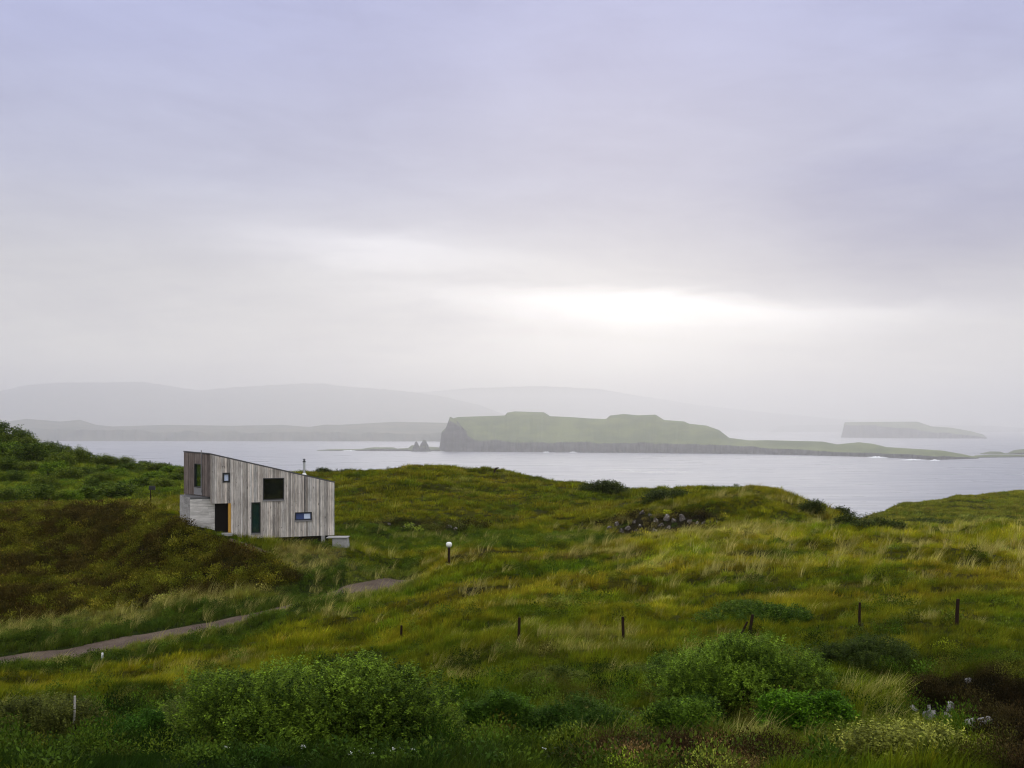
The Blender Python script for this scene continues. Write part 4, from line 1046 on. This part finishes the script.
def clump(seed, n, rad, h, leaf, up=.5):
    rs = np.random.RandomState(seed)
    v = rs.normal(size=(n, 3)); v[:, 2] = np.abs(v[:, 2]); v /= np.linalg.norm(v, axis=1)[:, None]
    p = v * np.array((rad, rad, h)) * rs.uniform(.45, 1.0, n)[:, None]
    p += 0.15 * rad * rs.normal(size=(n, 3)) * np.array((1, 1, .4)); p[:, 2] = np.maximum(p[:, 2], -.02)
    d = v * .6 + np.array((0, 0, up * .6)) + rs.normal(size=(n, 3)) * .45; t = d / np.linalg.norm(d, axis=1)[:, None]
    u = np.cross(t, np.array((0, 0, 1.0)) + rs.normal(size=(n, 3)) * .5); u /= np.linalg.norm(u, axis=1)[:, None]
    s = (leaf * rs.uniform(.6, 1.3, n))[:, None]
    co = np.stack([p, p + t * s * .5 + u * s * .26, p + t * s, p + t * s * .5 - u * s * .26], 1).reshape(-1, 3)
    return co, np.arange(n * 4).reshape(n, 4), np.repeat(rs.uniform(.65, 1.35, (n, 1)) * np.ones((1, 3)), 4, 0)
def collection(name, protos):
    c = bpy.data.collections.new(name)
    for i, p in enumerate(protos): c.objects.link(proto('%s_%d' % (name, i), *p))
    return c
C_GRASS = collection('grass_tufts', [tuft(i, 34, .13, .34, .011, .25 + .1 * (i % 3), .5, .10) for i in range(5)])
C_GRASSM = collection('grass_tufts_mid', [tuft(20 + i, 30, .20, .34, .020, .3, .6, .10) for i in range(5)])
C_GRASSF = collection('grass_tufts_far', [tuft(40 + i, 30, .34, .34, .045, .25, .6, .08) for i in range(4)])
C_STRAW = collection('straw_tufts', [tuft(60 + i, 26, .12, .55, .009, .55, .5, .2) for i in range(4)])
C_HEATH = collection('heather_clumps', [clump(80 + i, 420, .36, .40, .034, .9) for i in range(5)])
C_HEATHF = collection('heather_far', [clump(180 + i, 130, .40, .42, .085, .9) for i in range(6)])
C_SCRUB = collection('scrub_clumps', [clump(100 + i, 260, .34, .42, .066, .4) for i in range(5)])
C_NEAR = collection('undergrowth_clumps', [clump(150 + i, 700, .46, .62, .046, .8) for i in range(6)])
C_FLOWER = collection('flower_heads', [clump(130 + i, 14, .05, .05, .03, .2) for i in range(2)])
GN = {}
def scatter_tree(coll):
    ng = bpy.data.node_groups.new('scatter_' + coll.name, 'GeometryNodeTree')
    ng.interface.new_socket('Geometry', in_out='INPUT', socket_type='NodeSocketGeometry'); ng.interface.new_socket('Geometry', in_out='OUTPUT', socket_type='NodeSocketGeometry')
    N = ng.nodes; gi = N.new('NodeGroupInput'); go = N.new('NodeGroupOutput'); ip = N.new('GeometryNodeInstanceOnPoints'); ci = N.new('GeometryNodeCollectionInfo')
    ci.inputs['Collection'].default_value = coll; ci.inputs['Separate Children'].default_value = True; ci.inputs['Reset Children'].default_value = True
    ip.inputs['Pick Instance'].default_value = True
    def na(nm, ty):
        q = N.new('GeometryNodeInputNamedAttribute'); q.data_type = ty; q.inputs['Name'].default_value = nm; return q.outputs['Attribute']
    K = ng.links.new
    K(gi.outputs[0], ip.inputs['Points']); K(ci.outputs[0], ip.inputs['Instance']); K(na('kind_index', 'INT'), ip.inputs['Instance Index'])
    K(na('turn', 'FLOAT_VECTOR'), ip.inputs['Rotation']); K(na('size', 'FLOAT_VECTOR'), ip.inputs['Scale']); K(ip.outputs[0], go.inputs[0])
    return ng
house_poly = [hA, hB, hC, hD]
def in_poly(X, Y, P):
    c = np.zeros(X.shape, bool); n = len(P)
    for i in range(n):
        x0, y0 = P[i]; x1, y1 = P[(i + 1) % n]
        k = ((y0 > Y) != (y1 > Y)) & (X < (x1 - x0) * (Y - y0) / (y1 - y0 + 1e-12) + x0); c ^= k
    return c
def scatter(name, coll, X, Y, size, tint, label, cat, yaw=None, zs=None):
    n = len(X); rs = np.random.RandomState(len(name) + n)
    me = bpy.data.meshes.new(name); me.vertices.add(n)
    me.vertices.foreach_set('co', np.stack([X, Y, ground_z(X, Y) - .01], 1).astype(np.float32).ravel())
    a = me.attributes.new('kind_index', 'INT', 'POINT'); a.data.foreach_set('value', rs.randint(0, len(coll.objects), n).astype(np.int32))
    t = np.zeros((n, 3), np.float32); t[:, 2] = rs.uniform(0, 6.28, n) if yaw is None else rs.normal(0, yaw, n); t[:, 0] = rs.normal(0, .1, n)
    a = me.attributes.new('turn', 'FLOAT_VECTOR', 'POINT'); a.data.foreach_set('vector', t.ravel())
    s = np.stack([size, size, size * (rs.uniform(.75, 1.2, n) if zs is None else zs)], 1).astype(np.float32)
    a = me.attributes.new('size', 'FLOAT_VECTOR', 'POINT'); a.data.foreach_set('vector', s.ravel())
    a = me.attributes.new('tint', 'FLOAT_COLOR', 'POINT'); c4 = np.ones((n, 4), np.float32); c4[:, :3] = np.clip(tint, 0, 1); a.data.foreach_set('color', c4.ravel())
    me.update(); o = obj(name, me); md = o.modifiers.new('scatter', 'NODES')
    if coll.name not in GN: GN[coll.name] = scatter_tree(coll)
    md.node_group = GN[coll.name]
    return tag(o, label, cat, kind='stuff')
RS = np.random.RandomState(77)
def sample(d0, d1, dens, umax=.60):
    # a fan a little wider than the view, plus 8 m each side
    n = int(dens * (umax * (d1 ** 2 - d0 ** 2) + 16 * (d1 - d0))); W = umax * d1 + 8
    d = RS.uniform(d0, d1, int(n * 2.2)); X = RS.uniform(-W, W, len(d)); q = np.abs(X) < umax * d + 8
    d, X = d[q][:n], X[q][:n]
    z = ground_z(X, d); k = (z > .8) & ~in_poly(X, d, house_poly)
    return X[k], d[k]
def layer(d0, d1, dens): 
    X, Y = sample(d0, d1, dens); C, px, py, z = cover_color(X, Y); return X, Y, C, px, py, z
def vary(C, amp=.25):
    n = len(C); return C * RS.uniform(1 - amp, 1 + amp, (n, 1)) * (1 + RS.normal(0, .06, (n, 3)))
def clear(z, pad=1.05): return (z['track'] > pad + RS.uniform(0, .45, len(z['track']))) & (z['path'] > .4 + .35 * (pad > 1.5)) & True
ROCKXY = np.array([(o.location.x, o.location.y) for o in COL.objects if o.name.startswith('rock')])
def clear_rocks(X, Y):
    k = np.ones(len(X), bool)
    for rx_, ry_ in ROCKXY:
        w_ = .22 if ry_ < 40 else .30
        k &= ~((np.abs(X - rx_ - (Y - ry_) * rx_ / ry_) < w_) & (Y > ry_ - (1.0 if ry_ < 40 else 1.3)) & (Y < ry_ + .3))
    return k
# grass
for nm, coll, d0, d1, dens, sz in (('meadow_grass', C_GRASS, 9.0, 42, 40, .85), ('meadow_grass', C_GRASSM, 40, 84, 19, .88), ('meadow_grass', C_GRASSF, 82, 178, 5.5, .95)):
    X, Y, C, px, py, z = layer(d0, d1, dens)
    keep = clear_rocks(X, Y) & clear(z) & (RS.uniform(0, 1, len(X)) > .82 * np.maximum.reduce([z['heath'], z['dark'], z['outcrop']]))
    X, Y, C = X[keep], Y[keep], C[keep]
    s = sz * RS.uniform(.6, 1.25, len(X)) * (1 + .45 * fbm(X, Y, 2.5, 2, ox=61)) * (1 + .55 * fbm(X * .7, Y * 1.2, 1.1, 3, ox=43))
    s = np.where(Y < 13.2, np.minimum(s, .5), s)
    lb = {9.0: 'rough tufted grass close by around the bushes', 40: 'rough windblown grass across the field and beside the track', 82: 'fine green grass of the far hills'}[d0]
    scatter(nm, coll, X, Y, np.clip(s, .3, 2.2), vary(C, .30), lb, 'grass', yaw=.8)
# straw coloured long grass in streaks and on the verge
X, Y, C, px, py, z = layer(15, 82, 9)
m_ = sstep(.15, .6, fbm(X * .5, Y * 1.6, 2.0, 3, ox=17)) * .34 + .14 * sstep(46, 52, Y) * sstep(66, 60, Y) * sstep(560, 720, px) + z['verge'] * .06 + z['strawbank'] * .6 * (fbm(X, Y, 2, 2) > -.1) + ell(px, py, 462, 668, 32, 14, X, Y) * .5 + ell(px, py, 870, 702, 34, 18, X, Y) * .9
keep = clear_rocks(X, Y) & clear(z) & (Y > 18.5) & (RS.uniform(0, 1, len(X)) < m_) & (z['dark'] < .4) & (z['heath'] < .5)
X, Y, C = X[keep], Y[keep], C[keep]
T = STRAW * RS.uniform(.5, 1.05, (len(X), 1)) * .8 + C * .3
scatter('dry_grass', C_STRAW, X, Y, RS.uniform(.6, 1.25, len(X)) * (1 + (Y > 45) * .35), T, 'long straw coloured grass bending in the wind', 'grass', yaw=.5)
hW = bW
# heather
X, Y, C, px, py, z = layer(13.5, 86, 15)
keep = (RS.uniform(0, 1, len(X)) < np.maximum.reduce([z['heath'] * .8, z['dark'], z['brown'] * .9, z['outcrop'] * .35])) & clear(z, 2.0) & (dist_line(X, Y, np.array([hW, hB, hC])) > 1.25)
X, Y, C, hz = X[keep], Y[keep], C[keep], z['heath'][keep]
cl_ = fbm(X * .7, Y, 1.3, 3, ox=91)[:, None]
C = C * np.where(fbm(X, Y, 1.2, 2, ox=15) > .12, 2.4, .75)[:, None]
T = np.where(hz[:, None] > .3, np.where(cl_ > -.05, HEATHG * (1.1 + cl_), HEATH * 1.1), C)
T = T * np.where(RS.uniform(0, 1, (len(X), 1)) < .25, 1.7, RS.uniform(.55, 1.15, (len(X), 1)))
nr = (Y < 40) & clear_rocks(X, Y)
scatter('heather', C_HEATH, X[nr], Y[nr], RS.uniform(.6, 1.25, nr.sum()), vary(T[nr], .3), 'near black heather cushions in the corner around the pale stones', 'heather')
fr = (Y >= 40) & clear_rocks(X, Y)
scatter('heather', C_HEATHF, X[fr], Y[fr], RS.uniform(.7, 1.5, fr.sum()), vary(T[fr], .3), 'brown and olive heather cushions on the slope left of the cabin', 'heather')
# low green scrub and bracken
X, Y, C, px, py, z = layer(14, 135, 5)
f_ = fbm(X, Y, 5.0, 4, ox=29)
f2 = fbm(X * .7, Y * 1.2, 2.2, 3, ox=66)
m_ = sstep(.15, .5, f_) * (.55 * sstep(40, 26, Y) + .16) + sstep(.2, .5, f2) * .28 + z['bankdark'] * .5 + z['thicket'] * .25 + z['hollow'] * .5 + z['bank'] * (z['track'] > 1.8) * sstep(0, .4, f_) * .7 + z['lush'] * .25 + z['back'] * sstep(.25, .6, f_) * .15
keep = (RS.uniform(0, 1, len(X)) < m_) & clear(z, 1.6) & (np.maximum(z['heath'], z['dark']) < .4)
X, Y, C = X[keep], Y[keep], C[keep]; f_ = f_[keep]
T = np.where(RS.uniform(0, 1, (len(X), 1)) < .45, np.array((.026, .050, .007)), np.array((.070, .115, .012))) * .8 + C * .3
scatter('scrub', C_SCRUB, X, Y, RS.uniform(.6, 1.3, len(X)) * (1 + (Y > 84) * .1) * (1 - .3 * ((Y > 70) & (px[keep] > 330))), vary(T, .3), 'low leafy scrub and bracken between the bushes', 'scrub')
X, Y, C, px, py, z = layer(16.5, 36, 5.5)
f_ = fbm(X, Y, 3.2, 3, ox=35); g_ = fbm(X, Y, 1.6, 2, ox=71)
m_ = sstep(35, 27, Y) * (sstep(-.1, .35, f_) * .6 + .06) * (.45 + .55 * sstep(20, 25, Y)) * sstep(16.3, 18.5, Y) * (1 - .9 * z['dark']) * (1 - z['brown'])
keep = (RS.uniform(0, 1, len(X)) < m_) & clear_rocks(X, Y)
X, Y, C, f_, g_ = X[keep], Y[keep], C[keep], f_[keep], g_[keep]
PAL = np.array([(.014, .028, .004), (.024, .056, .005), (.060, .115, .009), (.10, .145, .014), (.075, .08, .012)])
pi = np.clip(((g_ * 1.3 + .5 + RS.normal(0, .13, len(X))) * 5).astype(int), 0, 4)
scatter('undergrowth', C_NEAR, X, Y, RS.uniform(.5, 1.15, len(X)) * (1 + .3 * f_), vary(PAL[pi], .3), 'dense knee high leafy undergrowth filling the dip between the bushes', 'undergrowth')
# small white flowers low down in the wet grass
xs2, ys2 = [], []
for i in range(28):
    px = RS.normal(402, 26) if i < 24 else RS.uniform(90, 600); py = RS.normal(763, 5)
    x, y = find(px, py, 13.6, 24); xs2.append(x); ys2.append(y)
X, Y = np.array(xs2), np.array(ys2)
o = scatter('wildflowers', C_FLOWER, X, Y, RS.uniform(.5, 1.0, len(X)), np.tile((.8, .82, .8), (len(X), 1)), 'tiny white flower heads in the lush grass', 'flowers')
o.location.z = .24
